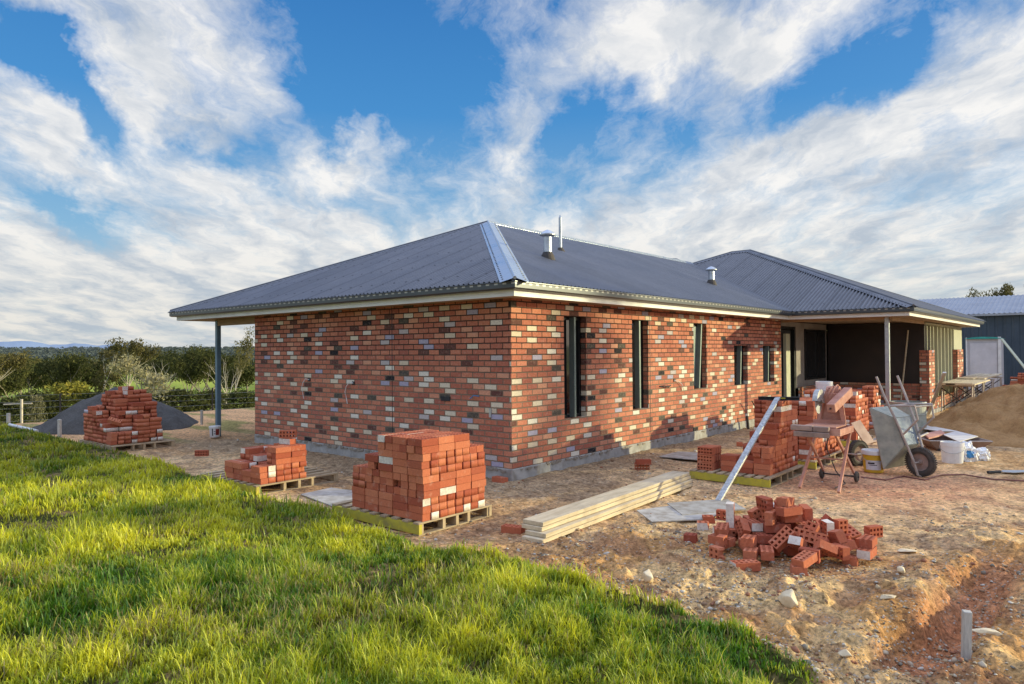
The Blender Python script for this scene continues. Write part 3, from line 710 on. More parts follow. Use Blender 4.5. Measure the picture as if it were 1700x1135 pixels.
# roof vents
def vent(pos, h, r):
    x, y = pos; z = ZG+TP*(x1-x)
    v_ = bpy.data.objects.new('roof_vent', None); col.objects.link(v_); v_.parent = roofE
    v_.matrix_parent_inverse = Matrix()
    T = Matrix.Translation((x, y, z))
    mb = MB(); mb.lathe([(r, -.1), (r, h), (0.001, h)], 20, 0, T); mb.lathe([(r*1.04, h*.80), (r*1.04, h*.84), (r, h*.85)], 20, 0, T); mb.build('pipe', 'galv', v_, smooth=False)
    mb = MB(); mb.lathe([(r*1.9, h+.03), (r*1.93, h+.05), (r*.95, h+.11), (.002, h+.14)], 20, 0, T); mb.lathe([(r*1.9, h+.03), (.002, h+.04)], 20, 0, T); mb.build('cowl', 'galv', v_)
    mb = MB(); mb.lathe([(r*1.9, -.04), (r*1.5, .06), (r*1.08, .12), (r*1.02, .12)], 16, 0, T); mb.build('flashing', 'rubber', v_)
vent((-1.35, 2.65), .40, .078); vent((-1.40, 9.83), .34, .078)
mb = MB(); xx, yy = -2.45, 4.55; zz = ZG+TP*(x1-xx)
mb.tube([(xx, yy, zz-.1), (xx, yy, zz+.72)], .035, 12); mb.tube([(xx, yy, zz+.72), (xx, yy, zz+.78)], [.035, .012], 12); mb.lathe([(.11, -.03), (.05, .07), (.036, .07)], 12, 1, Matrix.Translation((xx, yy, zz)))
mb.build('vent_pipe', ['galv', 'rubber'], roofE)
mb = MB(); mb.lathe([(.12, 0), (.12, .12), (.26, .14), (.30, .25), (.27, .37), (.14, .44), (.002, .46)], 24, 0, Matrix.Translation((-5.25, 15.2, 4.52)))
mb.build('whirlybird_vent', 'capdark', roofE)
# wires and fittings on the brick walls
def wallbits():
    for (x, z) in ((-5.02, 1.17), (-3.66, 1.14)):
        mb = MB(); mb.box((x-.035, -.012, z-.03), (x+.035, -.001, z+.03)); o_ = mb.build('cable_hole', 'ink', house)
        mb = MB(); pts = [(x, -.01, z), (x-.06, -.05, z+.02), (x-.14, -.06, z-.06), (x-.19, -.05, z-.16), (x-.16, -.04, z-.28), (x-.15, -.03, z-.38*random.uniform(.8, 1))]; mb.tube(pts, .006, 6); mb.build('cable', 'white', o_)
    mb = MB(); mb.box((-1.44, -.014, .92), (-1.24, -.001, .99)); mb.build('cable_hole', 'ink', house)
    mb = MB(); mb.tube([(-.62, -.01, 1.02), (-.70, -.05, 1.03), (-.78, -.04, .98)], .008, 6); mb.build('cable', 'blueprint', house)
    mb = MB(); mb.box((-.42, -.02, .72), (-.38, -.001, .85)); mb.build('cable_tag', 'galv', house)
    mb = MB(); mb.box((.001, 4.92, 1.06), (.012, 4.99, 1.12)); o_ = mb.build('cable_hole', 'ink', house)
    mb = MB(); mb.tube([(.01, 4.95, 1.08), (.04, 5.05, 1.07), (.05, 5.2, 1.0), (.03, 5.3, .88)], .006, 6); mb.build('cable', 'white', o_)
    mb = MB(); mb.tube([(.01, 4.35, .99), (.05, 4.45, 1.0), (.05, 4.62, .97), (.03, 4.75, 1.0)], .012, 6); mb.build('cable', 'ink', house)
    mb = MB(); mb.tube([(.2, 8.85, -.2), (.2, 8.8, .15), (.2, 8.6, .35), (.2, 8.42, .48)], .014, 6); mb.tube([(.16, 8.3, -.2), (.16, 8.22, .14)], .03, 6); mb.build('service_conduit', 'ink', house)
wallbits()

# ------------------------------------------------------------------ bricks
BL, BW, BH = .23, .11, .076
def brick_mesh(name, length=BL, faces=None, holes=True, jag=0, seed=0):
    """cored clay brick with two rows of square holes through its bed faces; faces: {'S','N','E','W'} painted white"""
    rr = random.Random(seed); nx = 5 if length > .2 else (4 if length > .15 else 2)
    length = length-.0035; xs = [-length/2]; cw = length/nx
    for i in range(nx):
        c = -length/2+cw*(i+.5); xs += [c-.0125, c+.0125]
    xs.append(length/2); ys = [-BW/2+.0015, -.036, -.011, .011, .036, BW/2-.0015]
    mb = MB(); nX, nY = len(xs), len(ys); H = BH/2-.0014
    for zi, z in enumerate((-H, H)):
        for y in ys:
            for x in xs: mb.v.append((x, y, z))
    idx = lambda zi, j, i: zi*nX*nY+j*nX+i
    for j in range(nY-1):
        for i in range(nX-1):
            hole = (i % 2 == 1) and (j % 2 == 1)
            if hole:
                q = [(j, i), (j, i+1), (j+1, i+1), (j+1, i)]
                for k in range(4):
                    a_, b_ = q[k], q[(k+1) % 4]
                    mb.f.append((idx(0, *a_), idx(1, *a_), idx(1, *b_), idx(0, *b_))); mb.m.append(0)
            else:
                mb.f.append((idx(1, j, i), idx(1, j, i+1), idx(1, j+1, i+1), idx(1, j+1, i))); mb.m.append(0)
                mb.f.append((idx(0, j, i), idx(0, j+1, i), idx(0, j+1, i+1), idx(0, j, i+1))); mb.m.append(0)
    fm = faces or {}
    for i in range(nX-1):
        mb.f.append((idx(0, 0, i), idx(0, 0, i+1), idx(1, 0, i+1), idx(1, 0, i))); mb.m.append(fm.get('S', 0))
        mb.f.append((idx(0, nY-1, i+1), idx(0, nY-1, i), idx(1, nY-1, i), idx(1, nY-1, i+1))); mb.m.append(fm.get('N', 0))
    for j in range(nY-1):
        mb.f.append((idx(0, j+1, 0), idx(0, j, 0), idx(1, j, 0), idx(1, j+1, 0))); mb.m.append(fm.get('W', 0))
        mb.f.append((idx(0, j, nX-1), idx(0, j+1, nX-1), idx(1, j+1, nX-1), idx(1, j, nX-1))); mb.m.append(fm.get('E', 0))
    if jag:
        for k, (x, y, z) in enumerate(mb.v):
            if x > length/2-.001: mb.v[k] = (x+rr.uniform(-jag, jag*.3), y, z)
    me = bpy.data.meshes.new(name); me.from_pydata(mb.v, [], mb.f)
    for mt in ('brick', 'limewash', 'lilac'): me.materials.append(M_[mt])
    me.polygons.foreach_set('material_index', mb.m); me.update(); return me
BM = dict(plain=brick_mesh('brick'), half=brick_mesh('half_brick', .12, jag=.02, seed=2), cut=brick_mesh('cut_brick', .172, jag=.008, seed=7),
          white_side=brick_mesh('white_faced_brick', faces={'S': 1}), white_end=brick_mesh('white_ended_brick', faces={'E': 1, 'W': 1}),
          white_both=brick_mesh('white_cornered_brick', faces={'S': 1, 'N': 1, 'E': 1, 'W': 1}), lilac=brick_mesh('lilac_faced_brick', faces={'S': 2}), halfwhite=brick_mesh('half_brick_white', .12, faces={'S': 1, 'W': 1}, jag=.02, seed=5))
WORDS = 'first second third fourth fifth sixth seventh eighth ninth tenth eleventh twelfth thirteenth fourteenth fifteenth sixteenth seventeenth eighteenth'.split()
CAND = []     # (visible area estimate, mesh key, matrix, label, group)
REST = []
def add_brick(key, mat, label, group, area=None, vis=True, cat='brick'):
    c = mat.translation; d = (c-CAM).dot(Fv)
    if area is None: area = .02
    if vis and d > 0: CAND.append(((FPX/d)**2*area, key, mat, label, group, cat))
    else: REST.append((key, mat))
def stack(x0, y0, z0, H, sname, seed=0, cell=.2375, par=0, white=.07, jit=.007, rot=0):
    """H[iy][ix]: courses of each 0.23 m cell (two bricks a course), iy=0 nearest the photographer"""
    rr = random.Random(seed); ny = len(H); nx = max(len(r) for r in H)
    H = [list(r)+[0]*(nx-len(r)) for r in H]
    h = lambda j, i: H[j][i] if 0 <= j < ny and 0 <= i < nx else 0
    Rt = Matrix.Translation((x0, y0, z0)) @ Matrix.Rotation(rot, 4, 'Z')
    lay = {}
    for j in range(ny):
        for i in range(nx):
            for k in range(h(j, i)):
                alongx = ((k//3)+par) % 2 == 0
                sh = lay.setdefault((k//3,), (rr.uniform(-.008, .008), rr.uniform(-.008, .008)))
                for s in (0, 1):
                    if alongx: cx, cy, ra = (i+.5)*cell, j*cell+(s+.5)*cell/2, 0
                    else: cx, cy, ra = i*cell+(s+.5)*cell/2, (j+.5)*cell, math.pi/2
                    fr = h(j-1, i) <= k and (not alongx or s == 0)
                    ri = h(j, i+1) <= k and (alongx or s == 1)
                    tp = h(j, i) == k+1
                    bk = h(j+1, i) <= k or h(j, i-1) <= k
                    if not (fr or ri or tp or bk): continue
                    key = 'plain'; q = rr.random()
                    if q < white:
                        if alongx: key = 'white_side' if fr and s == 0 and q < white*.6 else ('white_end' if ri else 'white_both')
                        else: key = 'white_both'
                    elif q < white*1.12: key = 'lilac'
                    elif q > .965: key = 'halfwhite' if q > .985 else 'half'
                    if alongx: lx, ly = .23, .076
                    else: lx, ly = .076, .11
                    ar = (fr*(.0175 if alongx else .0084)*.72 + ri*(.0084 if alongx else .0175)*.62 + tp*.0253*.16)
                    m_ = Rt @ Matrix.Translation((cx+sh[0]+rr.uniform(-jit, jit), cy+sh[1]+rr.uniform(-jit, jit), (k+.5)*BH+.0006*k)) @ Matrix.Rotation(ra+rr.uniform(-.03, .03), 4, 'Z')
                    # where in the stack: the words a person would use
                    n1 = {'plain': 'red brick', 'white_side': 'white faced brick', 'white_end': 'white ended brick', 'white_both': 'white faced brick', 'lilac': 'grey faced brick', 'half': 'short broken brick', 'halfwhite': 'short whitish brick'}[key]
                    dep = WORDS[j]; acr = WORDS[(nx-1-i)*(1 if alongx else 2)+(0 if alongx else 1-s)]
                    if tp and not (fr or ri): side = f'top, {dep} row back, {acr} from right'
                    elif fr and not ri: side = f'course {WORDS_N[k]}, {acr} from sunny corner, row {WORDS_N[j]}'
                    else:
                        dd = WORDS[(2*j+s) if alongx else j]
                        side = f'course {WORDS_N[k]}, {dd} back on sunny side, step {WORDS_N[nx-1-i]}'
                    add_brick(key, m_, f'{n1} in {sname}: {side}', f'bricks of the {sname}', ar, fr or ri or tp)
WORDS_N = 'one two three four five six seven eight nine ten eleven twelve thirteen fourteen fifteen'.split()
ZP = -.05
stack(-.045, -2.75, ZP, [[6, 8, 11, 11, 11], [6, 8, 11, 11, 11], [6, 8, 11, 11, 11], [5, 7, 9, 10, 9]], 'tall stack', 3)
stack(-2.98, -2.74, ZP, [[3, 3, 2, 3], [5, 4, 3, 6], [5, 5, 6, 6]], 'low orange stack', 5, white=.10)
stack(-9.36, -2.42, ZP, [[8, 9, 8, 6, 5, 3], [9, 12, 13, 11, 8, 3], [9, 12, 14, 13, 10, 7], [8, 11, 13, 12, 10, 6]], 'gravel-side stack', 6, white=.05, jit=.012)
stack(2.24, 1.98, ZP, [[3, 2, 5], [2, 5, 9], [1, 7, 13], [1, 6, 13], [0, 4, 11]], 'strutted stack', 8, white=.06, par=0)
stack(2.05, 3.75, ZP, [[12, 12, 12, 12], [12, 12, 12, 12], [11, 12, 12, 11], [11, 11, 12, 12], [9, 10, 11, 11], [7, 9, 9, 9]], 'stack behind saw', 9)
stack(1.92, 6.70, ZP, [[12, 13, 12, 12], [12, 12, 12, 12], [12, 12, 11, 11], [9, 11, 11, 10]], 'stack behind barrow', 10)
stack(1.72, 8.9, ZP, [[7, 9, 11, 12], [6, 8, 10, 12], [5, 7, 9, 9], [3, 5, 8, 6], [2, 3, 4, 4]], 'stack by porch', 11)
stack(3.58, 24.0, -.18, [[5, 8, 11, 11, 12, 12, 12, 12], [6, 10, 12, 12, 12, 12, 12, 12]], 'stack by shed', 12)
stack(3.25, 22.0, -.18, [[3, 3, 3, 4, 3, 3, 3, 3, 3, 3]], 'low row by shed', 13)
# bricks laid on edge showing their cores, left end of the strutted pallet
for j in range(3):
    for k in range(4):
        m_ = Matrix.Translation((2.045+.004*j, 1.92+.079*k, ZP+.055+.1115*j)) @ Matrix.Rotation(math.pi/2, 4, 'X') @ Matrix.Rotation(random.uniform(-.01, .01), 4, 'Z')
        add_brick('plain', m_, f'red cored brick on edge, pallet left end, {WORDS[j]} course, {WORDS[k]} deep', 'bricks on edge at the left end of the strutted pallet', (.0253*.7 if k == 0 else .0)+.0175*.3*(j == 2), k == 0 or j == 2)
def one(px, py, z, rz, label, key='plain', tilt=(0, 0), h=None, group='single bricks lying on the dirt'):
    p = gp(px, py, z); g = gz(p.x, p.y) if z < -.1 else z
    m_ = Matrix.Translation((p.x, p.y, g+(h if h is not None else BH/2-.004))) @ Euler((tilt[0], tilt[1], rz)).to_matrix().to_4x4()
    CAND.append((1e9, key, m_, label, group, 'brick'))
one(335, 757, -.18, .75, 'single red brick lying between the two left stacks', tilt=(math.pi/2, 0), h=.05)
one(1066, 781, -.18, .6, 'lower brick of the pair on the dirt by the sunlit wall', tilt=(math.pi/2, 0), h=.05)
one(1068, 770, -.07, .7, 'upper brick of the pair on the dirt by the sunlit wall', h=.034)
one(852, 884, -.18, .25, 'red cored brick poking out beside the near plank ends', h=.035)
one(830, 802, -.18, -.1, 'dark red brick lying at the foot of the slab corner', 'plain')
one(1165, 775, -.18, .3, 'red brick on the dirt behind the left pallet end', 'plain') if False else None
one(1168+60, 741, -.18, .4, 'small red brick standing alone between wall and strutted stack', 'half', h=.05)
one(447, 733-3, .42, .7, 'brick standing on edge atop the low orange stack', tilt=(math.pi/2, 0), h=.055)
CAND.pop()
def atop(x, y, z, rz, label, key='plain', tilt=(0, 0)):
    m_ = Matrix.Translation((x, y, z)) @ Euler((tilt[0], tilt[1], rz)).to_matrix().to_4x4()
    CAND.append((1e9, key, m_, label, 'bricks laid loosely on top of stacks', 'brick'))
zt6 = ZP+6*BH
atop(-2.52, -2.30, ZP+3*BH+.04, .25, 'loose brick lying askew in the notch of the low orange stack')
atop(-2.30, -2.16, zt6+.041, .15, 'white faced brick lying on top of the low orange stack', 'white_side')
atop(-2.33, -2.13, zt6+.079+.057, .75, 'cored brick standing on edge highest on the low orange stack', tilt=(math.pi/2, 0))
atop(-8.15, -2.28, ZP+4*BH+.13, 1.1, 'tilted brick sliding off the shaded gravel-side stack', tilt=(.5, .35))
# ---- the tumbled heap (rigid-body settled poses)
PILE = [('plain', (4.11, -1.229, -0.141), (0.942, -0.011, -0.032, 0.334)),
 ('plain', (4.004, -1.101, -0.141), (0.925, 0.021, -0.009, 0.38)),
 ('plain', (3.917, -0.994, -0.141), (0.951, -0.017, -0.023, 0.308)),
 ('plain', (3.818, -0.867, -0.141), (0.924, 0.024, -0.01, 0.38)),
 ('plain', (4.301, -1.051, -0.141), (0.928, 0.012, 0.029, 0.371)),
 ('plain', (4.201, -0.941, -0.141), (0.931, 0.008, -0.017, 0.366)),
 ('plain', (4.116, -0.83, -0.141), (0.918, 0.019, 0.011, 0.394)),
 ('plain', (4.006, -0.705, -0.141), (0.934, 0.014, 0.028, 0.353)),
 ('plain', (4.505, -0.884, -0.141), (0.934, 0.003, -0.02, 0.357)),
 ('plain', (4.399, -0.766, -0.141), (0.955, -0.028, -0.001, 0.294)),
 ('plain', (4.305, -0.656, -0.141), (0.939, -0.019, 0.025, 0.343)),
 ('plain', (4.208, -0.545, -0.141), (0.95, 0.011, -0.011, 0.312)),
 ('plain', (4.054, -1.161, -0.055), (0.945, -0.005, 0.024, 0.325)),
 ('plain', (3.962, -1.061, -0.055), (0.949, 0.013, 0.011, 0.315)),
 ('plain', (3.863, -0.94, -0.055), (0.951, 0.006, -0.027, 0.309)),
 ('plain', (4.255, -0.985, -0.055), (0.918, 0.003, 0.031, 0.396)),
 ('plain', (4.155, -0.89, -0.055), (0.917, 0.017, 0.002, 0.398)),
 ('plain', (4.068, -0.759, -0.055), (0.924, -0.005, -0.022, 0.381)),
 ('plain', (4.459, -0.831, -0.055), (0.942, 0.03, -0.001, 0.333)),
 ('plain', (4.356, -0.724, -0.055), (0.951, 0.019, -0.003, 0.309)),
 ('plain', (4.262, -0.606, -0.055), (0.916, 0.002, -0.018, 0.4)),
 ('plain', (4.109, -1.034, 0.031), (0.951, 0.017, -0.016, 0.308)),
 ('plain', (4.006, -0.913, 0.031), (0.947, 0.036, -0.012, 0.319)),
 ('plain', (4.305, -0.848, 0.031), (0.942, 0.028, 0.008, 0.336)),
 ('plain', (4.208, -0.743, 0.031), (0.956, -0.0, -0.016, 0.293)),
 ('plain', (4.21, -0.927, 0.117), (0.938, -0.021, -0.024, 0.345)),
 ('plain', (4.111, -0.831, 0.117), (0.948, 0.027, -0.013, 0.316)),
 ('plain', (4.557, -0.63, -0.018), (0.671, -0.222, -0.671, -0.222)),
 ('half', (4.496, -1.172, -0.095), (0.0, 0.65, -0.76, 0.0)),
 ('white_end', (3.606, -0.687, -0.078), (0.322, -0.322, -0.63, 0.63)),
 ('white_side', (3.95, -1.341, -0.095), (0.0, -0.89, 0.455, 0.0)),
 ('white_end', (3.883, -1.043, 0.023), (0.922, -0.011, -0.005, -0.386)),
 ('white_end', (4.312, -0.383, -0.078), (0.594, 0.594, -0.384, -0.384)),
 ('plain', (4.501, -1.361, -0.078), (-0.037, -0.037, 0.706, 0.706)),
 ('white_end', (4.464, -0.326, -0.095), (0.0, -0.818, 0.574, 0.0)),
 ('half', (4.501, -0.995, -0.056), (0.188, 0.385, 0.578, 0.695)),
 ('white_end', (4.371, -1.221, -0.042), (0.192, 0.658, -0.706, 0.179)),
 ('plain', (4.611, -0.93, 0.008), (0.685, -0.545, 0.186, -0.447)),
 ('half', (3.705, -1.151, -0.078), (0.673, -0.673, -0.218, 0.218)),
 ('plain', (4.671, -1.095, -0.078), (0.201, -0.201, -0.678, 0.678)),
 ('halfwhite', (4.012, -0.98, 0.128), (0.317, -0.608, -0.318, -0.656)),
 ('plain', (4.514, -1.528, -0.077), (0.06, -0.634, 0.769, 0.05)),
 ('plain', (4.342, -1.069, -0.01), (-0.049, 0.276, -0.44, 0.853)),
 ('white_end', (3.64, -1.103, -0.078), (0.673, 0.673, 0.218, 0.218)),
 ('half', (4.389, -0.95, 0.042), (0.233, -0.569, 0.69, 0.383)),
 ('half', (3.928, -0.709, -0.04), (0.877, 0.188, -0.069, -0.436)),
 ('white_both', (3.677, -1.069, 0.092), (0.696, 0.124, -0.696, 0.124)),
 ('white_end', (3.763, -0.557, -0.078), (0.279, 0.279, 0.65, 0.65)),
 ('plain', (4.58, -0.474, -0.045), (0.175, -0.933, 0.286, 0.132)),
 ('plain', (4.602, -1.242, -0.031), (0.318, 0.871, 0.361, -0.095)),
 ('plain', (4.027, -0.481, -0.017), (0.336, 0.428, -0.175, 0.821)),
 ('white_end', (3.919, -0.531, -0.095), (0.915, -0.0, 0.0, -0.404)),
 ('halfwhite', (4.476, -0.765, 0.042), (0.269, -0.242, -0.675, 0.643)),
 ('plain', (4.072, -1.571, -0.095), (0.0, 0.618, 0.786, 0.0)),
 ('plain', (4.213, -1.003, 0.195), (0.026, 0.846, 0.532, 0.019)),
 ('white_side', (3.702, -1.333, -0.095), (0.0, -0.997, 0.074, 0.0)),
 ('plain', (3.917, -0.367, -0.078), (0.259, 0.259, 0.657, 0.657)),
 ('white_end', (4.845, -0.9, -0.095), (0.0, 0.703, -0.712, 0.0)),
 ('plain', (4.175, -1.467, -0.095), (0.837, -0.0, 0.0, -0.548)),
 ('halfwhite', (4.1, -0.865, 0.208), (0.312, 0.337, -0.61, -0.646)),
 ('plain', (3.839, -1.157, 0.002), (0.088, 0.482, 0.631, 0.602)),
 ('white_end', (4.125, -0.371, -0.095), (0.955, -0.0, 0.0, -0.296)),
 ('plain', (4.699, -0.941, -0.055), (0.106, -0.854, 0.477, -0.18)),
 ('plain', (4.104, -0.567, -0.017), (0.184, 0.27, -0.92, -0.213)),
 ('plain', (4.456, -1.125, 0.012), (0.826, 0.544, 0.138, 0.052)),
 ('half', (4.623, -0.714, -0.073), (0.707, 0.025, -0.707, 0.025)),
 ('half', (3.762, -1.472, -0.073), (-0.025, -0.707, -0.025, 0.707)),
 ('plain', (4.252, -0.654, 0.126), (0.608, 0.625, -0.354, -0.337)),
 ('white_side', (3.809, -0.806, -0.021), (0.113, -0.97, -0.146, -0.156)),
 ('white_end', (4.3, -0.219, -0.078), (0.698, -0.698, -0.109, 0.109)),
 ('plain', (3.996, -1.023, 0.241), (0.703, -0.642, 0.193, -0.237)),
 ('white_side', (4.755, -0.536, -0.095), (0.0, -0.755, -0.656, 0.0)),
 ('white_side', (4.091, -0.681, 0.062), (-0.28, -0.013, -0.202, 0.938)),
 ('plain', (4.012, -1.464, -0.019), (0.763, 0.0, 0.0, -0.646)),
 ('white_side', (4.233, -1.244, -0.012), (0.353, -0.795, -0.445, -0.213)),
 ('plain', (4.458, -0.616, 0.031), (0.64, 0.561, 0.524, 0.029)),
 ('plain', (3.697, -1.307, -0.002), (0.088, -0.788, 0.608, 0.05)),
 ('half', (4.074, -1.097, 0.126), (0.714, -0.005, 0.698, 0.034)),
 ('half', (4.168, -0.966, 0.268), (0.008, 0.991, -0.137, 0.031)),
 ('white_side', (3.998, -0.769, 0.136), (0.204, -0.115, 0.825, -0.514)),
 ('half', (3.849, -0.868, 0.079), (0.739, 0.298, 0.601, -0.063)),
 ('white_end', (3.684, -0.599, -0.078), (0.639, 0.639, -0.302, -0.302)),
 ('plain', (4.732, -0.184, -0.078), (0.354, -0.354, 0.612, -0.612)),
 ('half', (3.636, -0.865, -0.063), (0.361, -0.631, 0.541, 0.422)),
 ('white_end', (3.71, -0.375, -0.095), (0.0, -0.309, -0.951, 0.0)),
 ('white_side', (3.804, -0.424, -0.002), (0.679, 0.679, -0.195, -0.195)),
 ('plain', (4.837, -0.845, -0.019), (0.719, -0.0, 0.0, -0.695))]
for k, (key, loc, q) in enumerate(PILE):
    if key == 'plain' and (k*7) % 10 < 6: key = 'cut'
    mq = Matrix.Translation(Vector(loc)) @ __import__('mathutils').Quaternion(q).to_matrix().to_4x4()
    CAND.append((1e8, key, mq, None, 'tumbled bricks of the loose heap', 'brick'))
for (px, py, key, rz, tl, lab) in ((1167, 876, 'halfwhite', .5, 0, 'broken whitish half brick left of the tumbled heap'), (1147, 897, 'half', .2, 0, 'small red half brick furthest left of the tumbled heap'),
        (1190, 926, 'half', -.35, 1.57, 'cored half brick on its side in front of the heap, left'), (1237, 948, 'white_end', .9, 0, 'white ended brick lying alone in front of the heap'), (1326, 952, 'half', .5, 0, 'plain red half brick alone below the heap centre'),
        (1412, 934, 'half', .1, 0, 'red half brick right in front of the heap'), (1437, 915, 'half', .8, 0, 'small broken brick at the far right of the heap'), (1176, 866, 'half', .6, 0, 'red half brick between the sheets and the heap'), (1199, 861, 'half', .2, 1.57, 'half brick resting against the sheet edge near the heap')):
    one(px, py, -.18, rz, lab, key, tilt=(tl, 0), h=.034 if not tl else .05, group='single bricks round the tumbled heap')
def label_pile():
    # height rank band and where each lies, in words one can check in the picture
    it = [c for c in CAND if c[3] is None]
    ctr = Vector((sum(c[2].translation.x for c in it)/max(1, len(it)), sum(c[2].translation.y for c in it)/max(1, len(it)), 0))
    def scr(p): d = p-CAM; z = d.dot(Fv); return d.dot(Rv)/z, -d.dot(Uv)/z
    cols = {}
    its = sorted(it, key=lambda c: scr(c[2].translation)[0])
    n = len(its); out = {}; per = 8
    for b0 in range(0, n, per):
        grp = sorted(its[b0:b0+per], key=lambda c: scr(c[2].translation)[1])
        for r_, c in enumerate(grp): out[id(c)] = (b0//per, r_)
    res = []
    W = lambda key: {'plain': 'red brick', 'cut': 'shortened red brick', 'half': 'broken half brick', 'white_side': 'white faced brick', 'white_end': 'white ended brick', 'white_both': 'whitewashed brick', 'lilac': 'grey faced brick', 'halfwhite': 'broken whitish brick'}[key]
    for c in CAND:
        if c[3] is None:
            s_, r_ = out[id(c)]
            lab = f'{W(c[1])} in tumbled heap, {WORDS[s_]} slice from left, {WORDS[r_]} from the top'
            c = (c[0], c[1], c[2], lab, c[4], c[5])
        res.append(c)
    CAND[:] = res
label_pile()
CAND.sort(key=lambda c: -c[0])
for k, (ar, key, m_, lab, grp, cat) in enumerate(CAND):
    if k < 300:
        o = bpy.data.objects.new('brick', BM[key]); col.objects.link(o); o.matrix_world = m_; tag(o, lab, cat, grp)
    else: REST.append((key, m_))
def join_rest():
    V, F4, MI = [], [], []; off = 0; cache = {}
    for key, m_ in REST:
        if key not in cache:
            me = BM[key]; v = np.array([tuple(p.co) for p in me.vertices]); f = np.array([tuple(p.vertices) for p in me.polygons]); mi = np.array([p.material_index for p in me.polygons]); cache[key] = (v, f, mi)
        v, f, mi = cache[key]; A = np.array(m_)
        V.append(v @ A[:3, :3].T + A[:3, 3]); F4.append(f+off); MI.append(mi); off += len(v)
    o = npmesh('stacked_bricks', np.concatenate(V), np.concatenate(F4), ['brick', 'limewash', 'lilac'], matidx=np.concatenate(MI))
    tag(o, 'mass of further red bricks filling and backing the stacks', 'bricks', kind='stuff')
join_rest()

# ------------------------------------------------------------------ pallets
def pallet(x0, y0, x1_, y1_, label, yellow=True, z=-.185, h=.135, rot=0):
    t = thing('pallet', label, 'pallet', ((x0+x1_)/2, (y0+y1_)/2, z), 'timber pallets under the brick stacks')
    L = x1_-x0; W = y1_-y0; hx, hy = L/2, W/2
    mb = MB()
    for k in range(3):   # bearers along x at front, middle, back
        yy = (-hy+.02, 0, hy-.02)[k]
        if k == 0:
            b1 = MB(); b1.box((-hx, -hy, .016), (hx, -hy+.04, h-.020)); b1.build('front_bearer', 'yellow' if yellow else 'ptimber', t, loc=(0, 0, 0))
        else: mb.box((-hx, yy-.02, .016), (hx, yy+.02, h-.020))
    mb.build('bearer', 'ptimber', t, loc=(0, 0, 0))
    n = 9
    for i in range(n):
        xx = -hx+.045+(L-.09)*i/(n-1)
        b1 = MB(); b1.box((xx-.043, -hy-.004, h-.018), (xx+.043, hy+.004, h)); b1.build('deck_board', 'ptimber', t, loc=(random.uniform(-.006, .006), random.uniform(-.01, .01), 0))
    for i in range(3):
        xx = (-hx+.05, 0, hx-.05)[i]
        b1 = MB(); b1.box((xx-.045, -hy+.002, 0), (xx+.045, hy-.002, .014)); b1.build('bottom_board', 'ptimber', t, loc=(0, 0, 0))
    for yy in (-hy*.5, hy*.5):
        pass
    # end blocks seen from the side
    for yy in (-hy+.05, -hy*.34, hy*.34, hy-.05):
        for xx in (hx-.05, -hx+.05):
            b1 = MB(); b1.box((xx-.04, yy-.02, .015), (xx+.04, yy+.02, h-.019)); b1.build('block', 'ptimber', t, loc=(0, 0, 0))
    return t
pallet(-.34, -2.80, 1.14, -1.70, 'yellow edged pallet under the tallest front brick stack')
pallet(-3.55, -2.80, -2.0, -1.52, 'pallet half covered, carrying the low orange brick stack')
pallet(-9.45, -2.47, -7.75, -1.30, 'grey pallet under the brick stack by the gravel mound', False)
pallet(1.86, 1.78, 3.02, 3.20, 'yellow edged pallet with leaning straightedge across it')
pallet(1.95, 3.65, 3.05, 5.22, 'yellow edged pallet behind the brick saw')
pallet(1.85, 6.6, 2.92, 7.75, 'pallet under the stack behind the upturned barrow')
pallet(1.65, 8.8, 2.72, 10.0, 'pallet under the stepped stack by the porch', False)

# ------------------------------------------------------------------ planks
pa, pb = gp(862, 897), gp(905, 903); fa, fb = gp(1120, 785, 0), gp(1140, 790, 0)
mid0 = Vector((2.17, -2.30, 0)); mid1 = Vector((2.02, 1.18, 0)); dirp = (mid1-mid0).normalized(); sdp = Vector((dirp.y, -dirp.x, 0))
for k in range(4):
    off = sdp*(.03 if k < 2 else -.045)+dirp*((0, .06, .10, .12)[k]); base = -.165+.044*k
    mb = MB(); mb.box((-.125, 0, 0), (.125, 3.55-.03*k, .040))
    o = mb.build('timber_plank', 'timber', bevel=.004)
    p = mid0+off; o.location = (p.x, p.y, base); o.rotation_euler = (0, 0, math.atan2(-dirp.x, dirp.y)+(.0, .004, -.008, -.004)[k])
    tag(o, ('lowest pale plank of the long timber pile', 'second lowest plank of the long timber pile', 'third plank up in the long timber pile', 'topmost mortar stained plank of the long timber pile')[k], 'plank', 'planks piled by the corner')
# ------------------------------------------------------------------ flat sheets
def sheet(name, pts, label, mat='ply', th=.012, lift=0, zref=-.18):
    P = [gp(*q, zref) for q in pts]; zb = max(gz(p.x, p.y) for p in P)+.004+lift
    mb = MB(); mb.plate([(p.x, p.y) for p in P][::-1], zb, zb+th); o = mb.build(name, mat); tag(o, label, 'sheet', 'thin sheets lying on the dirt'); return o
sheet('fibre_sheet', [(1057, 851), (1082, 870), (1172, 866), (1196, 857), (1150, 838)], 'darker sheet half hidden beneath the pale one in front of heap')
sheet('fibre_sheet', [(1107, 840), (1133, 860), (1239, 850), (1206, 833)], 'pale grey sheet at the foot of the leaning straightedge', lift=.016)
sheet('fibre_sheet', [(1094, 762), (1126, 753), (1172, 756), (1163, 768)], 'small mortar stained sheet behind the yellow pallet end')
sheet('fibre_sheet', [(499, 822), (550, 811), (602, 818), (606, 832), (553, 842)], 'pale sheet between the low and tall stacks')
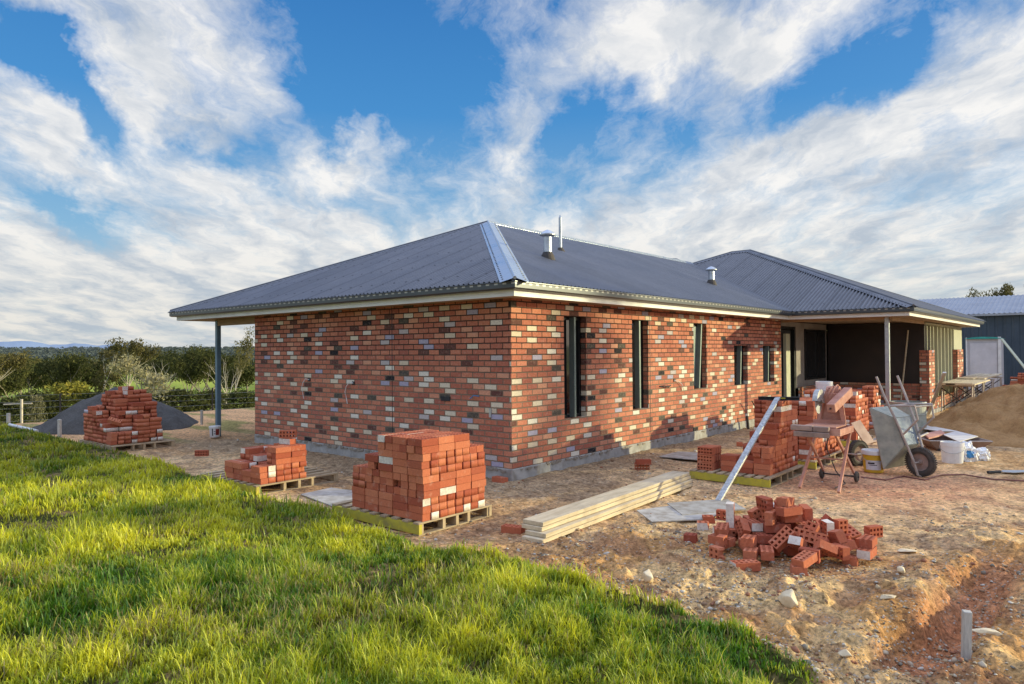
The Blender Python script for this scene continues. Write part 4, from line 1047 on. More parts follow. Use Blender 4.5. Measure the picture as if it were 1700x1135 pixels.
# ------------------------------------------------------------------ straightedge and level
mb = MB(); p0 = Vector((2.86, .50, gz(2.86, .5)+.03)); p1 = Vector((2.86, 2.58, .985)); mb.beam(p0, p1, .075, .028, up=(0, -.4, 1)); o = mb.build('straightedge', 'alu', bevel=.002); tag(o, 'long mortar stained metal straightedge leaning on the brick stack', 'straightedge')
zt = ZP+13*BH+.012
lv = thing('spirit_level', 'dark level lying on top of the strutted brick stack', 'level', (2.9, 2.62, zt))
mb = MB(); mb.box((-.32, -.04, 0), (.24, .04, .012)); mb.box((-.32, -.006, .012), (.24, .006, .04)); mb.box((-.32, -.03, .04), (.24, .03, .05)); o = mb.build('beam', 'ink', lv, loc=(0, 0, 0))
mb = MB(); mb.tube([(-.05, 0, .03), (.05, 0, .03)], .012, 8); mb.build('vial', 'yellow', lv, loc=(0, -.02, 0)); lv.rotation_euler = (0, 0, .35)
# ------------------------------------------------------------------ brick saw
def saw():
    t = thing('brick_saw', 'dust coated masonry saw on folding wheeled stand', 'brick saw', (3.55, 2.5, -.18))
    O = Vector((3.55, 2.5, -.18)); B = lambda *p: tuple(Vector(p))
    for s, xx in ((-1, 3.34), (1, 3.81)):
        mb = MB(); mb.beam((xx+.01*s, 2.03, -.17), (xx-.02*s, 2.72, .56), .032, .042); mb.build('leg', 'sawdust', t)
        mb = MB(); mb.beam((xx-.03*s, 2.95, -.06), (xx-.05*s, 2.14, .56), .028, .038); mb.build('leg', 'sawdust', t)
        mb = MB(); mb.lathe([(.018, -.02), (.06, -.022), (.075, -.012), (.075, .012), (.06, .022), (.018, .02)], 20, 0, Matrix.Translation((xx-.005*s, 2.95, -.10)) @ Matrix.Rotation(math.pi/2, 4, 'Y')); mb.build('wheel', 'rubber', t, smooth=False)
    mb = MB(); mb.tube([(3.30, 2.95, -.10), (3.84, 2.95, -.10)], .012, 8); mb.build('axle', 'rubber', t)
    mb = MB(); mb.beam((3.34, 2.40, .2), (3.80, 2.40, .2), .02, .02); mb.build('brace', 'sawdust', t)
    mb = MB()
    x0_, x1_, y0_, y1_ = 3.32, 3.84, 2.06, 2.70
    mb.box((x0_, y0_, .55), (x1_, y1_, .57)); mb.box((x0_, y0_, .57), (x0_+.02, y1_, .64)); mb.box((x1_-.02, y0_, .57), (x1_, y1_, .64)); mb.box((x0_+.02, y0_, .57), (x1_-.02, y0_+.02, .64)); mb.box((x0_+.02, y1_-.02, .57), (x1_-.02, y1_, .64)); mb.build('water_tray', 'sawdust', t, bevel=.004)
    for (q0, q1) in (((3.24, 1.96, .605), (3.52, 2.045, .675)), ((3.525, 1.965, .60), (3.72, 2.045, .668)), ((3.28, 1.95, .525), (3.72, 2.04, .595))):
        mb = MB(); mb.box(q0, q1); mb.build('timber_block', 'sawwood', t, bevel=.008)
    mb = MB(); mb.box((3.36, 2.10, .645), (3.78, 2.55, .662)); mb.box((3.36, 2.53, .662), (3.78, 2.55, .71)); mb.build('sliding_table', 'sawdust', t)
    mb = MB(); pl = [(3.35, .60), (3.74, .60), (3.70, .92), (3.62, .95), (3.36, .95)]
    F_ = [(x, 2.73, z) for x, z in pl]; B_ = [(x, 2.76, z) for x, z in pl]; mb.poly(F_); mb.poly(B_[::-1])
    for k in range(5): mb.quad(F_[k], B_[k], B_[(k+1) % 5], F_[(k+1) % 5])
    mb.build('back_plate', 'sawdust', t)
    mb = MB(); mb.beam((3.72, 2.72, .58), (3.66, 2.70, .96), .05, .05); mb.beam((3.38, 2.72, .58), (3.44, 2.70, .96), .04, .04); mb.build('column', 'sawdust', t)
    mb = MB(); mb.beam((3.70, 2.16, .90), (3.76, 2.78, 1.10), .11, .12); mb.build('arm', 'sawdust', t, bevel=.01)
    mb = MB(); mb.lathe([(.012, -.007), (.012, .007)], 8, 0, Matrix.Translation((3.70, 2.155, .9)) @ Matrix.Rotation(math.pi/2, 4, 'X')); mb.box((3.685, 2.148, .885), (3.70, 2.158, .90)); mb.build('bolt', 'ink', t)
    mb = MB(); mb.box((3.50, 2.58, .95), (3.66, 2.80, 1.08)); mb.lathe([(.001, 0), (.07, 0), (.07, .17), (.001, .17)], 18, 0, Matrix.Translation((3.50, 2.70, 1.10)) @ Matrix.Rotation(math.pi/2, 4, 'Y')); mb.build('motor', 'sawdust', t, bevel=.008)
    T = Matrix.Translation((3.47, 2.42, .95)) @ Matrix.Rotation(math.pi/2, 4, 'Y')
    mb = MB(); mb.lathe([(.001, -.002), (.15, -.002), (.15, .002), (.001, .002)], 40, 0, T); mb.build('blade', 'galv', t)
    mb = MB(); n = 16
    for k in range(n):
        a0, a1 = math.pi*(-.05+1.0*k/n), math.pi*(-.05+1.0*(k+1)/n)
        c = lambda a_, r, x: (3.47+x, 2.42+r*math.cos(a_), .96+r*math.sin(a_))
        for x in (-.032, .032): mb.quad(c(a0, .03, x), c(a1, .03, x), c(a1, .175, x), c(a0, .175, x))
        mb.quad(c(a0, .175, -.032), c(a1, .175, -.032), c(a1, .175, .032), c(a0, .175, .032))
    mb.build('blade_guard', 'alu', t)
    mb = MB()
    for q in range(3):
        r_ = .09+.02*q; mb.tube([(3.52+.05*q+r_*.3*math.sin(a_), 2.62+r_*math.cos(a_), 1.06+r_*math.sin(a_)) for a_ in np.linspace(-.2, math.pi+.5, 14)], .009, 6)
    mb.build('water_hose', 'sawdust', t)
    mb = MB(); mb.tube([(3.5, 2.9, .6), (3.45, 2.8, .3), (3.6, 2.7, .0), (3.75, 2.6, -.15), (3.7, 2.3, -.17)], .008, 6); mb.build('power_lead', 'rubber', t)
saw()
# ------------------------------------------------------------------ wheelbarrows
def barrow(name, label, mats, T, handles=True, tray=True):
    """local: x from nose (wheel) to handles, y across, z up (tray opening)"""
    t = thing(name, label, 'wheelbarrow', tuple(T.translation)); t.matrix_basis = T
    P = lambda mb, n, m, **k: mb.build(n, m, t, loc=(0, 0, 0), **k)
    def w():
        mb = MB(); Tw = Matrix.Translation((.20, 0, .20)) @ Matrix.Rotation(math.pi/2, 4, 'X')
        mb.lathe([(.125, -.035), (.16, -.048), (.195, -.040), (.205, -.02), (.207, 0), (.205, .02), (.195, .040), (.16, .048), (.125, .035)], 32, 0, Tw)
        for k in range(40):
            a_ = 2*math.pi*k/40; mb.box((-.009, -.044, .196), (.009, -.008, .213), 0, Matrix.Translation((.2, 0, .2)) @ Matrix.Rotation(a_, 4, 'Y')); mb.box((-.009, .008, .196), (.009, .044, .213), 0, Matrix.Translation((.2, 0, .2)) @ Matrix.Rotation(a_+.08, 4, 'Y'))
        wh = P(mb, 'wheel', 'rubber', smooth=False)
        mb = MB(); mb.lathe([(.126, -.034), (.11, -.015), (.04, -.012), (.03, -.06), (.001, -.06)], 24, 0, Tw); mb.lathe([(.126, .034), (.11, .015), (.04, .012), (.03, .06), (.001, .06)], 24, 0, Tw)
        r_ = mb.build('rim', mats[2], wh, loc=(0, 0, 0))
        mb = MB(); mb.tube([(.2, -.17, .2), (.2, .17, .2)], .012, 8); P(mb, 'axle', mats[1])
    w()
    for s in (-1, 1):
        mb = MB(); mb.tube([(.02, .12*s, .21), (.25, .17*s, .215), (.75, .24*s, .30), (1.20, .29*s, .41), (1.50, .29*s, .48)], .018, 10); P(mb, 'handle', mats[1])
        mb = MB(); mb.tube([(1.05, .26*s, .37), (1.02, .24*s, .02), (.82, .22*s, .02), (.62, .215*s, .27)], .015, 8); P(mb, 'leg', mats[1])
    for pts_ in ([(1.0, -.235, .03), (1.0, .235, .03)], [(1.05, -.26, .38), (1.05, .26, .38)], [(.02, -.12, .21), (-.02, 0, .21), (.02, .12, .21)]):
        mb = MB(); mb.tube(pts_, .012, 8); P(mb, 'cross_brace', mats[1])
    if tray:
        b0 = [(.46, -.19, .29), (.86, -.22, .36), (.86, .22, .36), (.46, .19, .29)]
        b1 = [(.14, -.29, .60), (1.04, -.32, .64), (1.04, .32, .64), (.14, .29, .60)]
        mb = MB(); V3 = [Vector(p) for p in b0+b1]
        for qi, q in enumerate(((0, 1, 2, 3), (0, 4, 5, 1), (1, 5, 6, 2), (2, 6, 7, 3), (3, 7, 4, 0))): mb.quad(*[V3[i] for i in q], m=1 if qi == 0 else 0)
        o = P(mb, 'tray', [mats[0], 'barrowin']); so = o.modifiers.new('gauge', 'SOLIDIFY'); so.thickness = .012
        mb = MB(); mb.tube(b1+[b1[0]], .012, 8); mb.build('tray_rim', mats[1], o, loc=(0, 0, 0))
    return t
def frame(o, xdir, zdir):
    x = Vector(xdir).normalized(); z = Vector(zdir); y = z.cross(x).normalized(); z = x.cross(y)
    return Matrix(((x.x, y.x, z.x, o[0]), (x.y, y.y, z.y, o[1]), (x.z, y.z, z.z, o[2]), (0, 0, 0, 1)))
Fh = Vector((Fv.x, Fv.y, 0)).normalized(); Rh = Vector((Rv.x, Rv.y, 0)).normalized(); Zu = Vector((0, 0, 1))
oh = (Fh*.84-Rh*.54).normalized(); Ln = R(9)
xd = oh*math.sin(Ln)+Zu*math.cos(Ln); zd = oh*math.cos(Ln)-Zu*math.sin(Ln)
wb = Vector((4.36, 4.10, -.17))
T1 = frame((0, 0, 0), xd, zd)
# stand it on the wheel tread
cw = T1 @ Vector((.20, 0, .20)); T1 = Matrix.Translation(Vector((4.40, 4.05, -.18+.205))-cw) @ T1
barrow('wheelbarrow', 'upended mortar caked wheelbarrow standing on its wheel, handles up', ('barrow', 'tube', 'sawwood'), T1)
T2 = frame((3.36, 4.32, -.19), (.45, 1, 0), (0, 0, 1))
barrow('wheelbarrow', 'brown wheelbarrow without a tray, behind the yellow bucket', ('barrow', 'tube', 'sawwood'), T2, tray=False)
def tub():
    c = gp(1580, 727, .03); t = thing('mortar_tub', 'low dark steel mortar tub covered with boards beside the sand heap', 'tub', (c.x, c.y, -.18)); t.matrix_basis = Matrix.Translation((c.x, c.y, -.185)) @  Matrix.Rotation(math.atan2(Rh.y, Rh.x)-.15, 4, 'Z')
    b0 = [(-.34, -.22, .03), (.34, -.22, .03), (.34, .22, .03), (-.34, .22, .03)]; b1 = [(-.52, -.34, .20), (.52, -.34, .20), (.52, .34, .20), (-.52, .34, .20)]
    mb = MB(); V3 = [Vector(p) for p in b0+b1]
    for q in ((0, 1, 2, 3), (0, 4, 5, 1), (1, 5, 6, 2), (2, 6, 7, 3), (3, 7, 4, 0)): mb.quad(*[V3[i] for i in q])
    o = mb.build('body', 'sawwood', t, loc=(0, 0, 0)); so_ = o.modifiers.new('gauge', 'SOLIDIFY'); so_.thickness = .01
    mb = MB(); mb.tube(b1+[b1[0]], .012, 8); mb.build('rim', 'tube', t, loc=(0, 0, 0))
    for x_ in (-.3, .3):
        mb = MB(); mb.box((x_-.04, -.25, 0), (x_+.04, .25, .05)); mb.build('skid', 'rubber', t, loc=(0, 0, 0))
tub()
# boards on the second and third barrow
def board(pts, th, label, mat, cat='board', name='board', group=None):
    mb = MB(); a_, b_, c_, d_ = [Vector(p) for p in pts]; n = (b_-a_).cross(d_-a_).normalized()*th
    V = [a_, b_, c_, d_, a_+n, b_+n, c_+n, d_+n]
    for q in ((0, 3, 2, 1), (4, 5, 6, 7), (0, 1, 5, 4), (1, 2, 6, 5), (2, 3, 7, 6), (3, 0, 4, 7)): mb.quad(*[V[i] for i in q])
    return tag(mb.build(name, mat), label, cat, group)
def gpd(px, py, dist):
    d = ray(px, py); return CAM+d*dist
D = 12.0
board([gpd(1413, 702, 11.3), gpd(1428, 697, 11.4), gpd(1452, 733, 11.4), gpd(1437, 738, 11.3)], .02, 'steep tan board leaning on the brown wheelbarrow frame', 'tan')
board([gpd(1437, 738, 11.3), gpd(1452, 733, 11.4), gpd(1476, 730, 11.9), gpd(1470, 738, 11.8)], .02, 'flat tan board lying along the brown wheelbarrow frame', 'tan')
z3 = .53
board([gp(1538, 733, z3), gp(1572, 719, z3), gp(1587, 716, z3+.0), gp(1566, 733, z3)], .02, 'reddish board across the loaded wheelbarrow', 'tan') if False else None
PQ = [gp(1566, 723, .035), gp(1592, 735, .035), gp(1624, 726, .035), gp(1588, 717, .035)]
board([(p.x, p.y, .047) for p in PQ], .012, 'pale pink offcut board on the tub, pointing right', 'plywhite')
PQ = [gp(1534, 722, .035), gp(1542, 729, .035), gp(1570, 722, .035), gp(1562, 716, .035)]
board([(p.x, p.y, .035) for p in PQ], .03, 'reddish brown board on the tub boards', 'sawdust')
PQ = [gp(1534, 712, .035), gp(1560, 716, .035), gp(1590, 716, .035), gp(1538, 706, .035)]
board([(p.x, p.y, .032) for p in PQ], .012, 'pale board at the back of the tub boards', 'plywhite')
# ------------------------------------------------------------------ drum, buckets, bags
def drum(x, y, r, h, label):
    t = thing('steel_drum', label, 'drum', (x, y, -.18))
    mb = MB(); mb.lathe([(.001, 0), (r*.96, 0), (r, .02), (r, h*.33), (r*1.02, h*.345), (r, h*.36), (r, h*.66), (r*1.02, h*.675), (r, h*.69), (r, h), (r*.96, h), (r*.96, .1), (.001, .1)], 36); mb.build('body', 'barrow', t, loc=(0, 0, 0))
    mb = MB(); mb.lathe([(r*.95, h-.012), (r*1.03, h-.012), (r*1.03, h+.012), (r*.95, h+.012)], 36); mb.build('rim', 'galv', t, loc=(0, 0, 0))
drum(3.32, 8.9, .34, .74, 'grey steel drum behind the upended wheelbarrow')
def bucket(x, y, z, r, h, label, body, lid=True, lab=None, band=None, handle=True, yaw=0, lidmat='white'):
    t = thing('bucket', label, 'bucket', (x, y, z))
    prof = [(.001, 0), (r*.84, 0), (r*.87, .01), (r*.98, h*.80), (r, h*.82)]
    mb = MB(); mb.lathe(prof+([] if lid else [(r, h), (r*.95, h), (r*.84, .03), (.001, .03)]), 32); mb.build('body', body, t, loc=(0, 0, 0))
    if lid:
        mb = MB(); mb.lathe([(r*1.01, h*.80), (r*1.06, h*.81), (r*1.07, h*.97), (r*1.04, h), (r*.98, h), (r*.96, h*.985), (.001, h*.985)], 32); mb.build('lid', lidmat, t, loc=(0, 0, 0))
    def arc(z0, z1, a0, a1, mat, nm, k=1.004):
        mb = MB(); n = 14
        for i in range(n):
            b0, b1 = a0+(a1-a0)*i/n, a0+(a1-a0)*(i+1)/n
            rr0 = r*(.87+.11*z0/(h*.8))*k; rr1 = r*(.87+.11*z1/(h*.8))*k
            mb.quad((rr0*math.cos(b0), rr0*math.sin(b0), z0), (rr0*math.cos(b1), rr0*math.sin(b1), z0), (rr1*math.cos(b1), rr1*math.sin(b1), z1), (rr1*math.cos(b0), rr1*math.sin(b0), z1))
        return mb.build(nm, mat, t, loc=(0, 0, 0))
    face = math.atan2(CAM.y-y, CAM.x-x)
    if lab: arc(h*.14, h*.56, face-.8, face+.8, lab, 'paper_label'); 
    if band:
        for (z0, z1, a0, a1, mt) in band: arc(h*z0, h*z1, face+a0, face+a1, mt, 'print', 1.008)
    if handle:
        mb = MB(); mb.tube([(r*1.05*math.cos(a_+face+math.pi/2)*1.0, r*1.05*math.sin(a_+face+math.pi/2), h*.8-.10*abs(math.sin(a_))) for a_ in np.linspace(0, -math.pi, 14)], .004, 6); mb.build('handle', 'wire', t, loc=(0, 0, 0))
    return t
bucket(3.77, 4.05, -.185, .155, .335, 'yellow bucket with white lid and paper label beside the saw', 'yplastic', True, 'label', [(.40, .47, -.55, .1, 'ink'), (.34, .37, -.4, .35, 'ink')])
bucket(4.56, 5.72, -.185, .17, .34, 'white mortar splashed bucket behind the upended wheelbarrow', 'white', False)
vb = gp(367, 721); bucket(-8.42, -.15, -.15, .115, .24, 'small white paint tub at the foot of the verandah post', 'white', True, None, [(.2, .75, .15, .9, 'red'), (.15, .8, -.55, -.35, 'ink'), (.3, .36, -.2, .1, 'ink'), (.5, .56, -.2, .1, 'ink')], False)
bucket(1.95, 8.95+.3, ZP+9*BH, .15, .26, 'pale grey bucket standing on the stack before the porch', 'white', False) if False else None
bucket(2.84, 4.85, ZP+12*BH+.004, .135, .27, 'pale bucket standing on the stack behind the saw', 'white', False)
def crumple(name, x, y, z, sx, sy, sz, label, mat, seed, blue=False):
    import bmesh
    bm = bmesh.new(); bmesh.ops.create_icosphere(bm, subdivisions=4, radius=1)
    rr = random.Random(seed); ph = [rr.uniform(0, 6) for _ in range(9)]
    for v in bm.verts:
        c = v.co; n = (math.sin(c.x*7+ph[0]+2*math.sin(c.y*5+ph[1]))*.10+math.sin(c.y*11+ph[2]+2*math.sin(c.z*9+ph[3]))*.08+abs(math.sin(c.z*8+c.x*13+ph[4]))*.12)
        v.co = c*(.85+n); v.co.z = max(v.co.z, -.55)
        v.co = Vector((v.co.x*sx, v.co.y*sy, (v.co.z+.55)*sz/1.5))
    me = bpy.data.meshes.new(name); bm.to_mesh(me); bm.free(); me.materials.append(M_[mat]); me.materials.append(M_['blueprint'])
    if blue:
        for p in me.polygons:
            c = p.center
            if c.y < -.3*sy and abs(c.x) < .35*sx and .25*sz < c.z < .6*sz: p.material_index = 1
    o = bpy.data.objects.new(name, me); col.objects.link(o); o.location = (x, y, z); o.rotation_euler = (0, 0, .7)
    tag(o, label, 'bag'); return o
crumple('cement_bag', 4.72, 5.98, -.19, .17, .13, .33, 'crumpled white plastic bag with blue print by the white bucket', 'white', 1, True)
crumple('cement_bag', 4.90, 6.22, -.19, .15, .12, .22, 'crumpled all white plastic bag at the right of the pair', 'white', 2)
# ------------------------------------------------------------------ props, hose, shovel, pegs
def prop(p, q, w, h, name, label, mat, cat):
    mb = MB(); mb.beam(p, q, w, h); return tag(mb.build(name, mat, bevel=.003), label, cat)
prop(hp := (gp(1540, 690, -.1)), gpd(1568, 618, 15.2), .07, .03, 'timber_prop', 'pale board leaning toward the studs beside the steel drum', 'fascia', 'board')
prop((3.42, 26.0, 2.03), (4.35, 24.6, .75), .09, .04, 'timber_prop', 'pale timber propped between the white toilet and far bricks', 'palestud', 'prop')
mb = MB(); pts = []
for px, py in ((1430, 792), (1470, 797), (1500, 790), (1535, 797), (1562, 789), (1600, 789), (1650, 796), (1700, 799), (1760, 800)):
    p = gp(px, py); pts.append((p.x, p.y, gz(p.x, p.y)+.012))
sm_ = []
for i in range(len(pts)-1):
    for k in range(4):
        t_ = k/4; sm_.append(tuple(pts[i][j]*(1-t_)+pts[i+1][j]*t_ for j in range(3)))
mb.tube(sm_, .010, 6); tag(mb.build('power_cord', 'hose'), 'dusty red cord trailing across the dirt from the wheelbarrow', 'cord')
sp = gp(1660, 788); sh = thing('trowel', 'dark handled bricklayers trowel lying on the dirt at right', 'trowel', (sp.x, sp.y, gz(sp.x, sp.y)))
a0_ = gp(1640, 788); a1_ = gp(1661, 787); a2_ = gp(1700, 786); zz = gz(sp.x, sp.y)+.03
mb = MB(); mb.tube([(a0_.x, a0_.y, zz), (a1_.x, a1_.y, zz)], .022, 10); mb.build('handle', 'ink', sh)
dv = Vector((a2_.x-a1_.x, a2_.y-a1_.y, 0)).normalized(); sv = Vector((-dv.y, dv.x, 0)); b_ = Vector((a1_.x, a1_.y, zz))
mb = MB(); Pp = [b_+dv*.02+sv*.02, b_+dv*.12+sv*.10, b_+dv*.45+sv*.06, b_+dv*.50, b_+dv*.45-sv*.06, b_+dv*.12-sv*.10, b_+dv*.02-sv*.02]; mb.plate([(p.x, p.y) for p in Pp], zz-.005, zz+.004); mb.build('blade', 'galv', sh)
def peg(px, py, h, w, label, mat='peg', lean=(0, 0)):
    p = gp(px, py); g = gz(p.x, p.y); mb = MB(); mb.box((-w/2, -w/2, -.3), (w/2, w/2, h-w*.2)); mb.plate([(-w/2, -w/2), (w/2, -w/2), (w/2, w/2), (-w/2, w/2)], h-w*.2+.0005, h)
    o = mb.build('timber_peg', mat, bevel=.003); o.location = (p.x, p.y, g); o.rotation_euler = (lean[0], lean[1], .5); return tag(o, label, 'peg', 'survey pegs driven into the soil')
pp = Vector((5.80, -2.66, 0)); mb = MB(); mb.box((-.023, -.023, -.3), (.023, .023, .33)); mb.build('timber_peg', 'peg', bevel=.003)
o = bpy.data.objects['timber_peg']; o.location = (5.80, -2.68, -.20); o.rotation_euler = (0, .03, .35); tag(o, 'weathered square peg standing in the trench at lower right', 'peg', 'survey pegs driven into the soil')
peg(99, 726, .40, .06, 'pale peg in front of the dark gravel mound', lean=(.05, .04)); peg(335, 705, .38, .05, 'brown peg between gravel mound and verandah post')
peg(14, 700, .30, .07, 'whitish peg at the far left edge of the grass')
mb = MB(); a_ = Vector((-14.3, -2.46, -.06)); b_ = Vector((-12.5, -2.37, -.10)); mb.tube([a_, b_], .038, 12); tag(mb.build('plastic_pipe', 'white'), 'white plastic pipe lying in the grass by the gravel mound', 'pipe')
mb = MB(); mb.box((-.02, -.02, -.05), (.02, .02, .10)); o = mb.build('marker_peg', 'pink'); o.location = (-.70, -1.30, .02); tag(o, 'bright pink marker peg behind the tall brick stack', 'marker')
o.location = (-.62, -1.0, -.10); o.scale = (1, 1, 3)

# ------------------------------------------------------------------ heaps of gravel and sand
def heap(name, cx, cy, rx, ry, h, label, mat, seed, rot=0, pits=(), cat='heap'):
    n = 150; u = np.linspace(-1.25, 1.25, n); U, V = np.meshgrid(u, u)
    q = np.hypot(U, V)
    w = 1+.22*(fbm(U*1.5+seed, V*1.5, 3, seed)-.5)*2
    z = h*np.clip(1-(q*w)**1.05, 0, 1)**.92
    z = z*(1-.12*np.exp(-(q/.25)**2))
    X = U*rx; Y = V*ry; ca, sa = math.cos(rot), math.sin(rot)
    XX = cx+X*ca-Y*sa; YY = cy+X*sa+Y*ca
    zz = z+(fbm(XX*2, YY*2, 5, seed+1)-.5)*(.42 if h > 1.3 else .18)*h*(z > .0)*sst(0, .3, z/h)+(fbm(XX*12, YY*12, 3, seed+2)-.5)*.035*sst(0, .2, z/h)
    for (px_, py_, pr, pd) in pits: zz = zz-pd*np.exp(-((XX-px_)**2+(YY-py_)**2)/pr**2)*sst(0, .3, z/h)
    Z = ground(XX, YY)-.03+zz*1.0+np.where(z > 0, .02, -.03)
    v = np.stack([XX, YY, Z], -1).reshape(-1, 3); i, j = np.meshgrid(np.arange(n-1), np.arange(n-1), indexing='ij')
    f = np.stack([i*n+j, i*n+j+1, (i+1)*n+j+1, (i+1)*n+j], -1).reshape(-1, 4)
    keep = (z.reshape(-1)[f].max(1) > 0); f = f[keep]
    o = npmesh(name, v, f, mat, smooth=True); tag(o, label, cat); return o
def granular(name, c1, c2, c3, sc):
    m, nt, out = newmat(name); b = NB(nt); P = b.n('ShaderNodeNewGeometry').outputs['Position']
    n = b.noise(P, sc, 6, .75); n2 = b.noise(P, 2.2, 5, .6); n3 = b.noise(P, sc*3.5, 2, .7)
    colr = b.mix(b.rng(n2, .35, .65, 0, 1), c4(c1), c4(c2)); colr = b.mix(b.rng(n3, .55, .75, 0, .6), colr, c4(c3)); colr = b.mix(b.rng(n, .55, .3, 0, .55), colr, b.mix(1, colr, (.4, .4, .4, 1), 'MULTIPLY'))
    b.pbr(out, colr, .95, 0, b.bump(b.math('ADD', n, b.math('MULTIPLY', n3, .5)), .8, .03), .15); return m
M_['gravel'] = granular('blue_metal_gravel', (.085, .078, .070), (.125, .115, .105), (.25, .23, .21), 22)
M_['sand'] = granular('brown_brickies_sand', (.34, .18, .07), (.46, .26, .11), (.58, .36, .17), 16)
heap('gravel_mound', -12.75, -.60, 1.85, 1.8, 1.15, 'long dark grey gravel mound behind the left brick stack', 'gravel', 41, rot=1.45, cat='gravel mound')
heap('sand_heap', 5.85, 11.3, 3.3, 3.1, 1.38, 'big brown heap of building sand with scooped hollows', 'sand', 55, pits=[(5.2, 9.6, .45, .22), (4.7, 9.2, .35, .12), (5.9, 9.1, .4, .16), (4.5, 10.6, .5, .12)], cat='sand heap')

# ------------------------------------------------------------------ shed, toilet, scaffold
shed = thing('metal_shed', 'slate blue steel shed with pale corrugated roof behind the house', 'shed', (5, 34, 0))
def ribbed(o, du, L, H, mat, name):
    o = Vector(o); du = Vector(du); nn = du.cross(Zu); mb = MB(); u = 0; P = lambda u_, z, d: o+du*u_+Vector((0, 0, z))+nn*d
    while u < L:
        for (a_, b_, d0, d1) in ((0, .04, 0, .03), (.04, .08, .03, .03), (.08, .12, .03, 0), (.12, .30, 0, 0)):
            mb.quad(P(u+a_, 0, d0), P(u+b_, 0, d1), P(u+b_, H, d1), P(u+a_, H, d0))
        u += .30
    return mb.build(name, mat, shed)
ribbed((-8, 30, -.3), (1, 0, 0), 26, 3.42, 'shedwall', 'wall')
mb = MB(); mb.box((-8, 30.1, -.3), (-7.9, 38, 3.1)); mb.box((17.9, 30.1, -.3), (18, 38, 3.1)); mb.box((-8, 37.9, -.3), (18, 38, 3.1)); mb.build('wall', 'shedwall', shed)
roof_face('roof', (-8.2, 29.8, 3.20), (1, 0, 0), (0, 1, 0), 26.4, lambda u: 4.2, shed, tan=.245, mat='shedroof', pitch=.19, amp=.02)
roof_face('roof', (-8.2, 38.2, 3.20), (1, 0, 0), (0, -1, 0), 26.4, lambda u: 4.2, shed, tan=.245, mat='shedroof', pitch=.19, amp=.02)
mb = MB(); mb.box((-8.25, 29.68, 3.10), (18.2, 29.80, 3.19)); mb.build('gutter', 'shedroof', shed)
to = thing('portable_toilet', 'white portable toilet cabin with teal roof in front of shed', 'toilet', (2.75, 27.1, -.18))
mb = MB(); mb.box((-.58, -.55, .1), (.58, .55, 2.22)); 
for xx in (-.30, 0, .30): mb.box((xx-.02, -.565, .2), (xx+.02, -.551, 2.1))
mb.build('cabin', 'toilet', to, loc=(0, 0, 0), bevel=.02)
mb = MB(); mb.box((.50, -.62, .05), (.60, -.552, 2.3)); mb.box((-.60, -.60, .05), (-.55, -.552, 2.28)); mb.build('corner_post', 'white', to, loc=(0, 0, 0))
mb = MB(); n = 14
for k in range(n):
    a_, b_ = -.64+1.28*k/n, -.64+1.28*(k+1)/n; za, zb = 2.235+.075*(1-(a_/.66)**2), 2.235+.075*(1-(b_/.66)**2)
    mb.quad((a_, -.64, za), (b_, -.64, zb), (b_, .64, zb), (a_, .64, za)); mb.quad((a_, -.64, 2.225), (b_, -.64, 2.225), (b_, -.64, zb), (a_, -.64, za)); mb.quad((b_, .64, 2.225), (a_, .64, 2.225), (a_, .64, za), (b_, .64, zb))
mb.build('roof', 'teal', to, loc=(0, 0, 0)); mb = MB(); mb.box((-.62, -.62, 0), (.62, .62, .1)); mb.build('base', 'sawwood', to, loc=(0, 0, 0))
mb = MB(); mb.box((-.46, -.575, .25), (.46, -.566, 2.05)); mb.build('door', 'toilet', to, loc=(0, 0, 0))
sc_ = thing('trestle_scaffold', 'low scaffold of weathered planks on cross braced trestles', 'scaffold', (3.0, 20, -.18))
def xb(p, q, z0, z1, r=.016):
    mb = MB(); p = Vector(p); q = Vector(q)
    mb.tube([(p.x, p.y, z0), (q.x, q.y, z1)], r, 6); mb.tube([(q.x, q.y, z0), (p.x, p.y, z1)], r, 6); return mb
for y in (16.6, 19.0, 21.5, 24.0):
    xl, xr_ = 2.95-.15, 3.55
    for (xx, yy) in ((xl, y-.25), (xl, y+.25), (xr_, y-.25), (xr_, y+.25)):
        mb = MB(); mb.tube([(xx, yy, -.2), (xx, y+(yy-y)*.5, .56)], .022, 8); mb.build('leg', 'tube', sc_)
    mb = xb((xl, y-.2), (xr_, y-.2), -.1, .50); mb.build('cross_brace', 'darkpost', sc_)
    mb = MB(); mb.box((xl-.12, y-.05, .55), (xr_+.06, y+.05, .60)); mb.build('bearer', 'tube', sc_)
for k, (xx, ya, yb2, zz) in enumerate(((2.80, 16.3, 20.3, .605), (3.05, 16.2, 20.1, .607), (3.30, 16.35, 20.4, .606), (3.53, 16.25, 19.9, .605), (2.85, 19.6, 24.8, .648), (3.12, 19.5, 24.6, .648), (3.40, 19.7, 25.0, .648))):
    mb = MB(); mb.box((xx-.115, ya, zz), (xx+.115, yb2, zz+.038)); o = mb.build('plank', 'timber', sc_)
mb = MB(); mb.box((2.35, 16.25, .606), (2.68, 16.55, .646)); mb.box((1.95, 16.2, .60), (3.6, 16.28, .66)) ; mb.build('end_board', 'timber', sc_)

